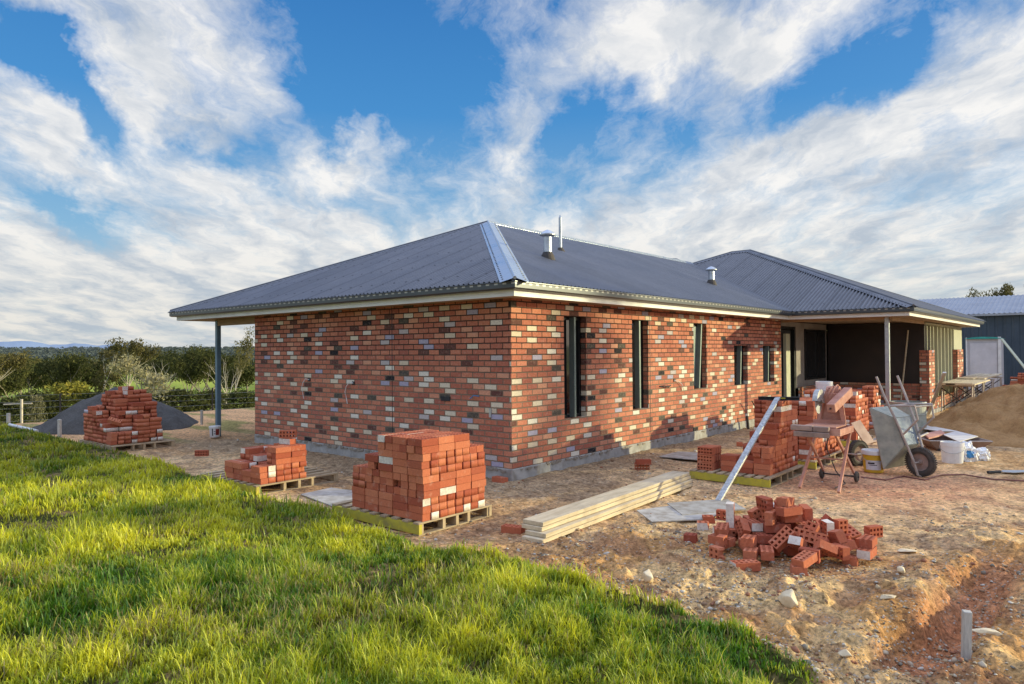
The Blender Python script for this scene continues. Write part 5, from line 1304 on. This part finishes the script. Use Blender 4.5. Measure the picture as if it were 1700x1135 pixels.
# ------------------------------------------------------------------ fence and distant posts
fn = thing('wire_fence', 'post and wire paddock fence before the distant gum trees', 'fence', tuple(toward(200, 27, -1)))
fa_, fb_ = toward(-60, 27), toward(470, 29)
for k, t_ in enumerate((.03, .25, .49, .73, .95)):
    p = fa_.lerp(fb_, t_); g = gz(p.x, p.y); mb = MB(); mb.tube([(p.x, p.y, g-.3), (p.x, p.y, .40)], .026, 8); mb.build('post', 'darkpost', fn)
for z in (.38, .18, -.02, -.22, -.42):
    mb = MB(); mb.tube([(fa_.x, fa_.y, z), (fa_.lerp(fb_, .5).x, fa_.lerp(fb_, .5).y, z-.02), (fb_.x, fb_.y, z)], .0028, 4); mb.build('wire', 'wire', fn)
for px, tp, nm in ((36, 648, 'slim pale pole with a crossbar standing at the far left'),):
    p = toward(px, 34); g = gz(p.x, p.y); t = thing('pole', nm, 'pole', (p.x, p.y, g)); mb = MB(); mb.tube([(p.x, p.y, g-.2), (p.x, p.y, -.1)], .05, 8); mb.build('shaft', 'tube', t); mb = MB(); mb.tube([(p.x-.4, p.y-.5, -.3), (p.x+.2, p.y+.3, -.28)], .03, 6); mb.build('crossbar', 'tube', t)

# ------------------------------------------------------------------ trees
def tree_parts(seed, H, W, kind, leafn, leaf, trunk_r, crown_lo=.25, clump=1.0, open_=.5):
    """returns (trunk MB, crown arrays). Tapered limbs fork out; leaves gather in clumps at the limb ends."""
    rr = random.Random(seed); mb = MB(); tips = []
    def limb(p, d, L, r, lvl):
        pts = [p]; rs = [r]; n = 4; dd = d.copy()
        for i in range(n):
            dd = (dd+Vector((rr.uniform(-.22, .22), rr.uniform(-.22, .22), rr.uniform(-.05, .16)))).normalized()
            pts.append(pts[-1]+dd*L/n); rs.append(r*(1-.55*(i+1)/n))
        mb.tube(pts, rs, 6 if lvl < 2 else 4, cap=False)
        if lvl >= 3 or L < H*.08: tips.append(pts[-1]); tips.append(pts[2]); return
        nb = rr.choice((2, 3, 3)) if lvl else rr.choice((3, 4))
        for k in range(nb):
            st = pts[-1] if k < 2 else pts[rr.choice((2, 3))]
            an = rr.uniform(0, 6.28); sp = rr.uniform(.45, .95)
            nd = (dd+Vector((math.cos(an)*sp*W, math.sin(an)*sp*W, rr.uniform(-.1, .3)))).normalized()
            limb(st, nd, L*rr.uniform(.55, .78), rs[-1]*.85, lvl+1)
    limb(Vector((0, 0, -.3)), Vector((rr.uniform(-.1, .1), rr.uniform(-.1, .1), 1)), H*(.40 if kind != 'bush' else .2), trunk_r, 0)
    T = np.array([tuple(t) for t in tips])
    if kind == 'bush':
        nT = 60; ph = rng.uniform(0, 6.28, nT); zz_ = rng.uniform(.1, 1, nT); q = np.sqrt(np.maximum(.04, 1-((zz_-.42)/.60)**2))*W*H*.44
        T = np.stack([np.cos(ph)*q*rng.uniform(.4, 1, nT), np.sin(ph)*q*rng.uniform(.4, 1, nT), zz_*H*.85+.1*H], -1)
    sc_h = H*.93/max(T[:, 2].max(), .1)
    if kind != 'bush':
        mb.v = [(x*sc_h if abs(z) > 0 else x, y*sc_h, z*sc_h) for x, y, z in mb.v]; T = T*sc_h
    if leafn == 0: return mb, None
    g = np.random.default_rng(seed); ci = g.integers(0, len(T), leafn)
    cr = H*.085*clump
    d = g.normal(size=(leafn, 3)); d /= np.linalg.norm(d, axis=1)[:, None]; rad = g.uniform(.15, 1, leafn)**.5
    C = T[ci]+d*rad[:, None]*np.array([cr*1.35, cr*1.35, cr*.75])
    s = leaf*g.uniform(.5, 1.3, leafn)
    a_ = g.normal(size=(leafn, 3)); a_ /= np.linalg.norm(a_, axis=1)[:, None]
    b_ = np.cross(a_, g.normal(size=(leafn, 3))); b_ /= np.linalg.norm(b_, axis=1)[:, None]
    a_ = a_*s[:, None]; b_ = b_*(s*.45)[:, None]
    v = np.stack([C-a_, C+b_*.9-a_*.1, C+a_, C-b_*.9+a_*.1], 1).reshape(-1, 3)
    f = np.arange(leafn*4).reshape(-1, 4)
    return mb, (v, f)
def make_tree(name, seed, H, W, kind, leafn, leaf, tr, lm, bark='bark', **k):
    mb, cr = tree_parts(seed, H, W, kind, leafn, leaf, tr, **k)
    t = thing(name, 'x', 'tree'); mb.build('trunk', bark, t, loc=(0, 0, 0))
    if cr is not None:
        o = npmesh('crown', cr[0], cr[1], lm); o.parent = t
    return t
def put(src, px, dist, H, H0, label, cat='tree', group=None, first=False, wide=1.0, sink=0, at=None):
    t = src if first else copy_tree(src)
    p = toward(px, dist) if at is None else Vector(at); s = H/H0
    t.matrix_basis = Matrix.Translation((p.x, p.y, gz(p.x, p.y)-sink)) @ Matrix.Rotation(random.uniform(0, 6.28), 4, 'Z') @ Matrix.Diagonal((s*wide, s*wide, s, 1))
    tag(t, label, cat, group); return t
G1 = 'gum trees beyond the paddock fence'
P_open = make_tree('gum_tree', 11, 10, .9, 'gum', 2800, .16, .28, 'leaf_olive', 'palebark', clump=.75)
P_open2 = make_tree('gum_tree', 12, 10, 1.0, 'gum', 3000, .16, .30, 'leaf_olive', 'palebark', clump=.80)
P_dark = make_tree('gum_tree', 13, 8, .95, 'gum', 3800, .18, .26, 'leaf_dark', clump=1.25)
P_dark2 = make_tree('gum_tree', 14, 8, 1.1, 'gum', 3800, .18, .26, 'leaf_dark', clump=1.35)
P_tall = make_tree('gum_tree', 15, 10, .55, 'gum', 1500, .17, .13, 'leaf_olive', 'palebark', clump=.7)
P_grey = make_tree('gum_tree', 16, 8, .8, 'gum', 1500, .16, .22, 'leaf_grey', 'palebark', clump=.9)
P_bare = make_tree('dead_tree', 17, 7, .9, 'gum', 0, .1, .22, 'leaf_grey', 'palebark')
P_bush = make_tree('round_shrub', 18, 3, 1.0, 'bush', 3200, .13, .1, 'leaf_yellow', clump=1.6)
P_bushd = make_tree('dark_shrub', 19, 3, 1.2, 'bush', 3000, .14, .1, 'leaf_dark', clump=1.8)
P_wispy = make_tree('wispy_shrub', 20, 3, .8, 'bush', 1300, .12, .08, 'leaf_grey', clump=1.5)
def H_at(py, dist, px): # height above the eye line, then down to the ground there
    p = toward(px, dist); d = ray(px, py); t_ = dist/math.hypot(d.x, d.y); return CAM.z+d.z*t_-gz(p.x, p.y)
firsts = {}
def T(src, px, py, dist, label, **k):
    f = src.name not in firsts; firsts[src.name] = 1
    H0 = {P_open: 10, P_open2: 10, P_dark: 8, P_dark2: 8, P_tall: 10, P_grey: 8, P_bare: 7, P_bush: 3, P_bushd: 3, P_wispy: 3}[src]
    return put(src, px, dist, H_at(py, dist, px), H0, label, first=False, **k)
T(P_open, 165, 555, 78, 'tallest broad olive gum tree behind the gravel mound', group=G1, wide=.85)
T(P_open2, 212, 558, 82, 'spreading olive gum tree just right of the tallest one', group=G1, wide=.75)
T(P_dark, 108, 583, 72, 'dark dense gum tree left of the tallest gum', group=G1, wide=.85)
T(P_dark2, 64, 585, 76, 'dark wide crowned gum tree near the left edge', group=G1, wide=.85)
T(P_dark, 27, 596, 66, 'dark gum tree close to the left picture edge', group=G1, wide=.9)
T(P_open2, -6, 578, 60, 'olive gum tree cut by the left picture edge', group=G1)
T(P_grey, 247, 583, 70, 'pale greyish gum tree with bare twisting limbs', group=G1, wide=1.1)
T(P_bare, 262, 588, 66, 'bleached dead tree beside the greyish gum', group=G1)
T(P_dark2, 303, 570, 84, 'dark dense gum tree left of the verandah post', group=G1, wide=.8)
T(P_dark, 335, 578, 72, 'dark green gum tree directly behind the verandah post', group=G1, wide=.85)
T(P_dark2, 352, 580, 88, 'dark olive gum tree half hidden by the verandah post', group=G1, wide=1.1)
T(P_tall, 391, 534, 62, 'tall slender gum tree seen between post and brick wall', group=G1, wide=.6)
T(P_bare, 381, 583, 58, 'white dead tree between verandah post and brick wall', group=G1, wide=.9)
T(P_dark, 411, 596, 68, 'dark gum tree touching the brick wall edge', group=G1, wide=1.1)
T(P_open, 190, 592, 96, 'low olive gum tree behind the gravel mound peak', group=G1, wide=1.1)
T(P_dark, 46, 594, 92, 'dark gum tree set back between the two leftmost ones', group=G1, wide=1.0)
T(P_dark2, 86, 592, 98, 'dark gum tree set back behind the fence shrubs', group=G1, wide=1.0)
T(P_dark, 140, 588, 96, 'dark gum tree peeping out left of the tallest one', group=G1, wide=1.0)
T(P_dark2, 234, 586, 100, 'dark gum tree behind the pale greyish gum', group=G1, wide=1.0)
T(P_dark, 276, 582, 98, 'dark gum tree between the dead tree and post', group=G1, wide=1.0)
T(P_dark2, 374, 584, 96, 'dark gum tree just right of the verandah post', group=G1, wide=1.0)
G2 = 'shrubs along the paddock fence'
T(P_bush, 116, 634, 46, 'round golden green shrub left of the gravel mound', cat='shrub', group=G2, wide=1.15)
T(P_bushd, 82, 655, 44, 'dark shrub left of the golden round one', cat='shrub', group=G2, wide=1.1)
T(P_bushd, 12, 662, 36, 'dark low shrub at the left picture edge', cat='shrub', group=G2)
T(P_bushd, 45, 652, 50, 'dark spreading shrub behind the pale pole', cat='shrub', group=G2, wide=1.3)
T(P_bushd, 160, 650, 44, 'dark shrub just left of the gravel peak', cat='shrub', group=G2, wide=1.2)
T(P_wispy, 262, 622, 44, 'pale wispy shrub under the dead tree', cat='shrub', group=G2, wide=1.2)
T(P_bushd, 222, 650, 46, 'dark shrub right behind the left brick stack', cat='shrub', group=G2, wide=1.3)
T(P_bushd, 298, 646, 44, 'dark shrub between wispy shrub and verandah post', cat='shrub', group=G2, wide=1.4)
T(P_bushd, 345, 648, 46, 'dark shrub touching the verandah post', cat='shrub', group=G2, wide=1.3)
T(P_bushd, 400, 648, 48, 'dark shrub between verandah post and wall', cat='shrub', group=G2, wide=1.3)
T(P_wispy, 60, 655, 36, 'pale wispy shrub in front of the dark ones at left', cat='shrub', group=G2, wide=.6)
G3 = 'gum trees behind the shed'
for px, py, d, lab, src in ((1640, 470, 75, 'small gum tree rising left over the shed roof', P_open), (1668, 462, 80, 'middle gum tree rising over the shed roof', P_open2), (1702, 458, 78, 'gum tree over the shed roof at the picture edge', P_open)):
    put(src, px, d, H_at(py, d, px), 10, lab, group=G3, wide=.45)
# unseen gum added out to the right to shade the sunlit wall's near end
put(P_grey, 0, 0, 12.2, 8, 'slim unseen grey gum tree right of the house, shading the wall', at=(32.4, 31.2, 0), wide=.34)
for s in (P_open, P_open2, P_dark, P_dark2, P_tall, P_grey, P_bare, P_bush, P_bushd, P_wispy):
    for c in children(s): bpy.data.objects.remove(c)
    bpy.data.objects.remove(s)
# far woods: uncountable tree mass on the valley sides
def far_woods():
    g = np.random.default_rng(5); n = 4200; az0 = math.atan2(FWD[1], FWD[0])
    r = 260*np.exp(g.uniform(0, 1, n)**.8*2.1); a_ = np.radians(g.uniform(8, 52, n))+az0
    x = CAM.x+r*np.cos(a_); y = CAM.y+r*np.sin(a_)
    keep = (fbm(x/60, y/60, 3, 61)+.22*sst(250, 600, r) > .50); x, y, r = x[keep], y[keep], r[keep]
    z = ground(x, y); n = len(x); k = 26
    s = g.uniform(1.8, 3.4, n)*np.where(r > 600, 1.6, 1)
    d = g.normal(size=(n, k, 3)); d /= np.linalg.norm(d, axis=2)[..., None]; d[..., 2] = np.abs(d[..., 2])*.8
    C = np.stack([x, y, z+s*.5], -1)[:, None, :]+d*s[:, None, None]*g.uniform(.4, 1, (n, k))[..., None]
    C = C.reshape(-1, 3); m_ = len(C); ls = np.repeat(s, k)*.30
    A = g.normal(size=(m_, 3)); A /= np.linalg.norm(A, axis=1)[:, None]; B = np.cross(A, g.normal(size=(m_, 3))); B /= np.linalg.norm(B, axis=1)[:, None]
    A *= ls[:, None]; B *= ls[:, None]*.6
    v = np.stack([C-A, C+B, C+A, C-B], 1).reshape(-1, 3)
    o = npmesh('distant_woods', v, np.arange(m_*4).reshape(-1, 4), leafmat('hazy_forest', (.10, .125, .12), (.17, .19, .17))); tag(o, 'hazy wooded valley sides in the distance', 'woods', kind='stuff')
far_woods()

# ------------------------------------------------------------------ grass
def in_view(x, y, margin=2.0):
    dx = x-CAM.x; dy = y-CAM.y; f = dx*FWD[0]+dy*FWD[1]; s = dx*FWD[1]-dy*FWD[0]
    return (f > .5) & (np.abs(s) < f*.737*margin+.4)
def grass():
    g = np.random.default_rng(9); az0 = math.atan2(FWD[1], FWD[0])
    n = 1350000; r = 2.7*np.exp(g.uniform(0, 1, n)*math.log(24/2.7)); r = r; a_ = az0+np.radians(g.uniform(-30, 58, n))
    x = CAM.x+r*np.cos(a_); y = CAM.y+r*np.sin(a_)
    gm, _ = near_masks(x, y)
    cl = fbm(x*3.0, y*3.0, 3, 71); cl2 = fbm(x*.8, y*.8, 3, 72); fine = vn(x*9, y*9, 73)
    dens = sst(.28, .54, cl*.6+fine*.4)*.85+.15
    bare = sst(.54, .64, fbm(x*1.9+3, y*1.9, 4, 74)); dens = dens*(1-.85*bare)
    keep = (g.uniform(0, 1, n) < dens*gm) & (gm > .25) & in_view(x, y)
    x, y, r, cl, cl2, fine, gm = [q[keep] for q in (x, y, r, cl, cl2, fine, gm)]; n = len(x)
    z = ground(x, y)-.01
    L = g.gamma(6, 1/6., n)*(.034+.032*sst(.35, .7, cl2)+.030*sst(.5, .75, cl)+.022*(vn(x*1.3, y*1.3, 77)))*(.35+.65*gm**2)
    L *= np.where(r < 5, .9, 1)
    wdt = .0013+.00052*r; wdt = wdt*g.uniform(.6, 1.4, n)
    ang = g.uniform(0, 2*np.pi, n); lean = g.uniform(.1, .75, n)*L; dx, dy = np.cos(ang), np.sin(ang)
    sx, sy = -dy, dx; tw = g.uniform(-.6, .6, n)
    base = np.stack([x, y, z], -1); D = np.stack([dx, dy, 0*dx], -1); S = np.stack([sx, sy, 0*dx], -1)*wdt[:, None]; Zv = np.array([0, 0, 1.])
    m1 = base+D*(lean*.18)[:, None]+Zv*(L*.45)[:, None]; m2 = base+D*(lean*.52)[:, None]+Zv*(L*.8)[:, None]; tip = base+D*lean[:, None]+Zv*(L*np.where(lean > .55*L, .9, 1))[:, None]
    v = np.stack([base-S, base+S, m1-S*.95, m1+S*.95, m2-S*.65, m2+S*.65, tip], 1).reshape(-1, 3)
    i = np.arange(n)*7
    q = np.concatenate([np.stack([i, i+1, i+3, i+2], -1), np.stack([i+2, i+3, i+5, i+4], -1)]); t = np.stack([i+4, i+5, i+6], -1)
    o = npmesh('grass', v, [q, t], 'rock')
    # colour by blade
    far_ = sst(5.5, 9, r)  # mid-distance blades made yellower, standing in for sunlight on that band
    f = np.clip(.30+1.6*(fbm(x*1.1, y*1.1, 3, 78)-.5)+1.2*(cl-.5)+.30*far_+g.normal(0, .20, n)+.3*(fine-.5), 0, 1)[:, None]
    c = (1-f)*np.array([.085, .20, .014])+f*np.array([.70, .67, .05])
    dry = (g.uniform(0, 1, n) < (.08+.25*sst(.55, .7, fbm(x*1.2, y*1.2, 3, 75))))[:, None]
    c = np.where(dry, np.array([.42, .34, .13])*g.uniform(.6, 1.1, n)[:, None], c)
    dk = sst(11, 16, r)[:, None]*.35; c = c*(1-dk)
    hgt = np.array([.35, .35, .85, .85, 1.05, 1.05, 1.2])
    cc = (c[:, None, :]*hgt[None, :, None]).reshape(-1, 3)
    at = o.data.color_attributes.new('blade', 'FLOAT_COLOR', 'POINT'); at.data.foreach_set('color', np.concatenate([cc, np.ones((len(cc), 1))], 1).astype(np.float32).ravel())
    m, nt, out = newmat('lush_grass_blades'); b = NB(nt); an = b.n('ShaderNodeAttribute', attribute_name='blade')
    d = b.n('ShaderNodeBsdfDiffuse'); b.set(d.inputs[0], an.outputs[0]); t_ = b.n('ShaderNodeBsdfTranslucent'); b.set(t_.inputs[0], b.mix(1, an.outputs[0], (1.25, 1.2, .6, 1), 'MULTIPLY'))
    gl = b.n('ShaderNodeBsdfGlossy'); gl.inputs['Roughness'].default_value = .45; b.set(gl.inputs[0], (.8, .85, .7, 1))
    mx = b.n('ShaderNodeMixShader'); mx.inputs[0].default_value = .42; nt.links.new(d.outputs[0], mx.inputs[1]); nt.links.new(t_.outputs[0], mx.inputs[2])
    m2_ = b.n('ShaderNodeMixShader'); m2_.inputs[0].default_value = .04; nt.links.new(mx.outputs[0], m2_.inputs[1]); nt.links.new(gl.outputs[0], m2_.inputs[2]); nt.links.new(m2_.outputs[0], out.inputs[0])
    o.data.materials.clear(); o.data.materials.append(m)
    tag(o, 'lush yellow green grass covering the near left slope', 'grass', kind='stuff')
    print('grass blades', n)
grass()

# ------------------------------------------------------------------ stones
def stone_mesh(seed, sub=1):
    import bmesh
    bm = bmesh.new(); bmesh.ops.create_icosphere(bm, subdivisions=sub, radius=1); rr = random.Random(seed)
    pl = [(Vector((rr.gauss(0, 1), rr.gauss(0, 1), rr.gauss(0, 1))).normalized(), rr.uniform(.42, .78)) for _ in range(14)]
    for v in bm.verts:
        for nrm, dd in pl:
            q = v.co.dot(nrm)
            if q > dd: v.co -= nrm*(q-dd)
    vs = np.array([tuple(v.co) for v in bm.verts]); fs = np.array([[l.index for l in f.verts] for f in bm.faces]); bm.free(); return vs, fs
def rubble():
    g = np.random.default_rng(15); protos = [stone_mesh(s) for s in range(6)]
    n = 90000; r = 3.0*np.exp(g.uniform(0, 1, n)*math.log(16/3.0)); a_ = math.atan2(FWD[1], FWD[0])+np.radians(g.uniform(-44, 40, n))
    x = CAM.x+r*np.cos(a_); y = CAM.y+r*np.sin(a_); gm, ro = near_masks(x, y)
    dw = np.where(y < 0, np.hypot(np.maximum(x, 0), y), x); wl = sst(1.6, .3, dw)*(x > -8)*(dw > .03)
    pr = np.clip(ro*.9+.25*wl+.05, 0, 1)*(1-gm)*sst(.40, .60, fbm(x*1.8, y*1.8, 3, 81)); pr = pr+(1-gm)*(.5*np.exp(-((x-4.15)**2+(y+.9)**2)/.9)+.3*np.exp(-((x-.5)**2+(y+2.2)**2)/1.2)+.25*np.exp(-((x-2.6)**2+(y-1.6)**2)/1.5)+.2*np.exp(-((x-1.0)**2+(y-2.0)**2)/.5)); pr = np.where((x < 0) & (y > 0), 0, pr)
    keep = g.uniform(0, 1, n) < pr; x, y, r = x[keep], y[keep], r[keep]; n = len(x)
    s = np.clip(g.lognormal(math.log(.008), .55, n), .004, .038)*(.8+.05*r); z = ground(x, y)
    V, F, off, RG = [], [], 0, []
    for k in range(n):
        v, f = protos[k % 6]; an = g.uniform(0, 6.28); ca, sa = math.cos(an), math.sin(an)
        sc3 = np.array([s[k]*g.uniform(.8, 1.5), s[k]*g.uniform(.7, 1.1), s[k]*g.uniform(.4, .8)]); w_ = v*sc3
        w_ = np.stack([w_[:, 0]*ca-w_[:, 1]*sa+x[k], w_[:, 0]*sa+w_[:, 1]*ca+y[k], w_[:, 2]+z[k]+sc3[2]*.25], -1)
        V.append(w_); F.append(f+off); off += len(v)
    m, nt, out = newmat('mixed_rubble'); b = NB(nt); geo = b.n('ShaderNodeNewGeometry')
    c = b.ramp(geo.outputs['Random Per Island'], [(0, (.50, .37, .22)), (.2, (.30, .19, .115)), (.4, (.56, .46, .33)), (.55, (.36, .17, .10)), (.7, (.60, .54, .45)), (.85, (.25, .22, .17)), (1, (.46, .32, .18))], 'CONSTANT')
    nn = b.noise(geo.outputs['Position'], 60, 4, .7); b.pbr(out, b.mix(b.rng(nn, .35, .7, 0, .5), c, b.mix(1, c, (.5, .5, .5, 1), 'MULTIPLY')), .95, 0, b.bump(nn, .4, .005), .1)
    o = npmesh('rubble', np.concatenate(V), np.concatenate(F), m); tag(o, 'loose stones and clods scattered over the dug soil', 'rubble', kind='stuff'); print('stones', n)
rubble()
def rock(px, py, sx, sy, sz, label, seed, mat='rock', sink=.3):
    v, f = stone_mesh(seed, 3); p = gp(px, py); g = gz(p.x, p.y)
    v = v*np.array([sx, sy, sz]); v = v+.02*sx*np.stack([vn(v[:, 0]*60, v[:, 1]*60+v[:, 2]*50, 1)]*3, -1)
    o = npmesh('rock', v, f, mat); o.location = (p.x, p.y, g+sz*(1-sink)*.7); o.rotation_euler = (0, 0, seed*.7); tag(o, label, 'rock', 'rocks lying on the dug soil')
rock(1310, 1010, .135, .10, .075, 'large cream rock at the centre right foreground', 3)
rock(1077, 966, .075, .06, .085, 'upright cream rock near the grass edge', 8)
rock(1506, 918, .13, .07, .02, 'thin flat pale stone right of the loose heap', 5, sink=.1)
rock(1474, 1008, .10, .055, .018, 'thin flat pale stone between large rock and peg', 6, sink=.1)
rock(1640, 1066, .11, .06, .02, 'grey flat stone right beside the trench peg', 9, sink=.1)
rock(1572, 1096, .06, .04, .04, 'rust brown stone at the foot of the peg', 12, 'brick')
rock(1402, 1098-6, .05, .04, .04, 'pale stone in the lower rubble near the grass tip', 14)
rock(1497, 965-5, .055, .05, .035, 'grey green stone below the flat pale one', 16)

# ------------------------------------------------------------------ light and sky
SUN = Vector((.72, .69, 0)).normalized(); EL = R(10.5)
sd_ = Vector((SUN.x*math.cos(EL), SUN.y*math.cos(EL), math.sin(EL)))
sl = bpy.data.lights.new('sun', 'SUN'); sl.energy = 5.0; sl.angle = R(.6); sl.color = (1.0, .92, .54)
so = bpy.data.objects.new('sun', sl); col.objects.link(so); so.rotation_euler = (-sd_).to_track_quat('-Z', 'Y').to_euler()
wd = bpy.data.worlds.new('World'); scene.world = wd; wd.use_nodes = True; nt = wd.node_tree; nt.nodes.clear(); b = NB(nt)
out = b.n('ShaderNodeOutputWorld')
sky = b.n('ShaderNodeTexSky', sky_type='NISHITA'); sky.sun_disc = False; sky.sun_elevation = EL
sky.sun_rotation = math.atan2(SUN.x, SUN.y); sky.altitude = 200; sky.air_density = 1.0; sky.dust_density = .6; sky.ozone_density = 2.0
Dn = b.vmath('NORMALIZE', b.n('ShaderNodeTexCoord').outputs['Generated'])
sp_ = b.n('ShaderNodeSeparateXYZ'); b.set(sp_.inputs[0], Dn); dz = sp_.outputs[2]
#@SKY@
ddz = b.math('MAXIMUM', dz, 0.0)
inv = b.math('DIVIDE', 1.0, b.math('ADD', ddz, .16))
# cloud sheet coordinates: a level layer, turned so that s runs across the view and t away from it
s_ = b.math('MULTIPLY', b.vmath('DOT_PRODUCT', Dn, (Rh.x, Rh.y, 0), out=1), inv)
t_ = b.math('MULTIPLY', b.vmath('DOT_PRODUCT', Dn, (Fh.x, Fh.y, 0), out=1), inv)
cx = b.n('ShaderNodeCombineXYZ'); b.set(cx.inputs[0], s_); b.set(cx.inputs[1], t_); P0 = cx.outputs[0]
wrp = b.vmath('SUBTRACT', b.noise(P0, 1.1, 4, .55, out=1), (.5, .5, .5))
wrp2 = b.vmath('SUBTRACT', b.noise(P0, 4.0, 5, .6, out=1), (.5, .5, .5))
P1 = b.vmath('ADD', b.vmath('ADD', P0, b.vmath('SCALE', wrp, scale=.42)), b.vmath('SCALE', wrp2, scale=.16))
def stretch(v, ang, sx, sy):
    m_ = b.n('ShaderNodeMapping'); m_.inputs['Rotation'].default_value = (0, 0, ang); m_.inputs['Scale'].default_value = (sx, sy, 1); b.set(m_.inputs[0], v); return m_.outputs[0]
wisp = b.noise(stretch(P1, R(8), 3.4, .9), 1.7, 12, .68)
veil = b.noise(stretch(P1, R(-24), 2.6, .8), 2.8, 12, .70)
soft = b.noise(stretch(P1, R(-20), 1.6, 1.0), 1.5, 8, .58)
curd = b.noise(P1, 9.5, 6, .68)
# large cloud masses and blue gaps, as soft ellipses in the direction sphere (warped, so that their rims tear)
wd3 = b.vmath('SCALE', b.vmath('SUBTRACT', b.noise(Dn, 5.5, 6, .62, out=1), (.5, .5, .5)), scale=.26)
Dw = b.vmath('ADD', Dn, wd3)
def blob(px, py, rx, ry, ang, amp):
    d = ray(px, py).normalized(); rt = d.cross(Zu).normalized(); up = rt.cross(d)
    ca, sa = math.cos(R(ang)), math.sin(R(ang)); e1 = rt*ca+up*sa; e2 = -rt*sa+up*ca
    k = FPX
    r1 = rx/k; r2 = ry/k
    f = b.vmath('SUBTRACT', Dw, tuple(d))
    a1 = b.vmath('DOT_PRODUCT', f, tuple(e1/r1), out=1); a2 = b.vmath('DOT_PRODUCT', f, tuple(e2/r2), out=1)
    q = b.math('ADD', b.math('MULTIPLY', a1, a1), b.math('MULTIPLY', a2, a2))
    return b.math('MULTIPLY', b.math('EXPONENT', b.math('MULTIPLY', q, -1)), amp)
BL_ = [(560, 60, 170, 70, -5, -.55), (660, 160, 120, 130, 0, -.62), (800, 90, 130, 90, 30, -.35), (420, 250, 60, 55, 0, -.6), (520, 170, 70, 40, 20, -.45), (150, 330, 150, 28, -20, -.25), (120, 165, 130, 32, -30, -.95), (110, 345, 100, 26, -20, -.75),
       (930, 230, 60, 110, 20, -.62), (1010, 190, 70, 60, 0, -.4), (960, 60, 40, 30, 0, -.1), (700, 330, 90, 30, 20, -.25), (1350, 170, 210, 50, 22, -.55), (1520, 50, 90, 60, 10, -.40), (1260, 150, 70, 30, 0, -.2), (25, 70, 60, 30, -30, -.7), (340, 250, 40, 30, 0, -.7), (180, 250, 70, 22, -35, -.5), (1060, 300, 70, 60, 30, -.22), (1560, 320, 120, 20, 10, -.2), (520, 310, 50, 18, 0, -.3),
       (330, 90, 190, 90, -30, .42), (180, 130, 130, 60, -35, .25), (230, 240, 120, 60, -15, .4), (560, 240, 110, 30, 15, .5), (640, 200, 30, 24, 60, .35), (20, 230, 45, 50, 0, .4), (400, 320, 180, 40, -8, .3),
       (930, 80, 90, 75, 20, .5), (880, 190, 55, 50, 20, .4), (1110, 90, 180, 55, 15, .55), (1180, 60, 160, 40, 15, .3), (1070, 170, 50, 30, 20, .25), (1300, 250, 260, 40, 17, .45), (1560, 190, 190, 45, 17, .5), (1640, 50, 70, 35, 10, .5), (860, 240, 80, 26, 30, .3), (1200, 230, 60, 70, 60, .25), (1000, 420, 500, 60, 3, .3), (250, 430, 400, 80, 0, .3)]
acc = None
for q in BL_:
    v = blob(*q); acc = v if acc is None else b.math('ADD', acc, v)
hor = b.rng(dz, .33, .06, 0, .30)
cov = b.math('ADD', b.math('ADD', b.math('MULTIPLY', wisp, .75), b.math('MULTIPLY', soft, .65)), b.math('MULTIPLY', curd, .28))
cov = b.math('ADD', b.math('ADD', cov, b.math('MULTIPLY', b.math('SUBTRACT', veil, .5), 1.15)), b.math('ADD', b.math('MULTIPLY', acc, .85), hor))
alpha = b.rng(cov, .50, 1.24, 0, 1)
alpha = b.math('POWER', alpha, 1.15)
nsky = b.vmath('SCALE', sky.outputs[0], scale=.15)
grad = b.ramp(dz, [(0, (.62, .68, .72)), (.06, (.52, .63, .70)), (.16, (.24, .48, .72)), (.32, (.06, .285, .655)), (.6, (.012, .13, .46)), (1, (.02, .12, .38))])
base = b.mix(.88, nsky, grad)
shade = b.noise(stretch(P1, R(10), 2.0, .9), 2.2, 8, .6)
ccol = b.mix(b.rng(shade, .40, .66, 0, 1), (.97, .95, .92, 1), (.52, .58, .66, 1))
low = b.rng(dz, .20, .03, 0, .75)
ccol = b.mix(low, ccol, b.mix(b.rng(shade, .40, .62, 0, 1), (.78, .75, .68, 1), (.43, .50, .57, 1)))
skyc = b.mix(b.math('MULTIPLY', alpha, .95), base, ccol)
skyc = b.mix(b.rng(dz, 0, -.02, 0, 1), skyc, (.30, .27, .22, 1))
# glow round the low sun; extra brightness overhead and behind, added as fill
sdot = b.math('MAXIMUM', b.vmath('DOT_PRODUCT', Dn, tuple(sd_), out=1), 0)
glow = b.math('ADD', b.math('MULTIPLY', b.math('POWER', sdot, 14), 1.0), b.math('MULTIPLY', b.math('POWER', sdot, 3), .03))
skyc = b.vmath('ADD', skyc, b.vmath('SCALE', (1.0, .72, .42), scale=glow))
back = b.rng(b.vmath('DOT_PRODUCT', Dn, (Fh.x, Fh.y, 0), out=1), .25, -.5, 0, 1)
skyc = b.vmath('SCALE', skyc, scale=b.math('ADD', 1, b.math('MULTIPLY', b.math('MAXIMUM', b.rng(dz, .48, .75, 0, 1), b.math('MULTIPLY', back, b.math('MULTIPLY', b.rng(dz, -.02, .05, 0, 1), .12))), 2.0)))
bg = b.n('ShaderNodeBackground'); b.set(bg.inputs[0], skyc); bg.inputs[1].default_value = 1.0
nt.links.new(bg.outputs[0], out.inputs[0])
#@ENDSKY@
scene.view_settings.view_transform = 'Standard'; scene.view_settings.look = 'None'; scene.view_settings.exposure = 0; scene.view_settings.gamma = 1
scene.cycles.use_denoising = True
scene.cycles.max_bounces = 6; scene.cycles.diffuse_bounces = 3; scene.cycles.transparent_max_bounces = 8
scene.render.film_transparent = False
print('objects', len(bpy.data.objects), 'candidates', len(CAND), 'rest', len(REST))
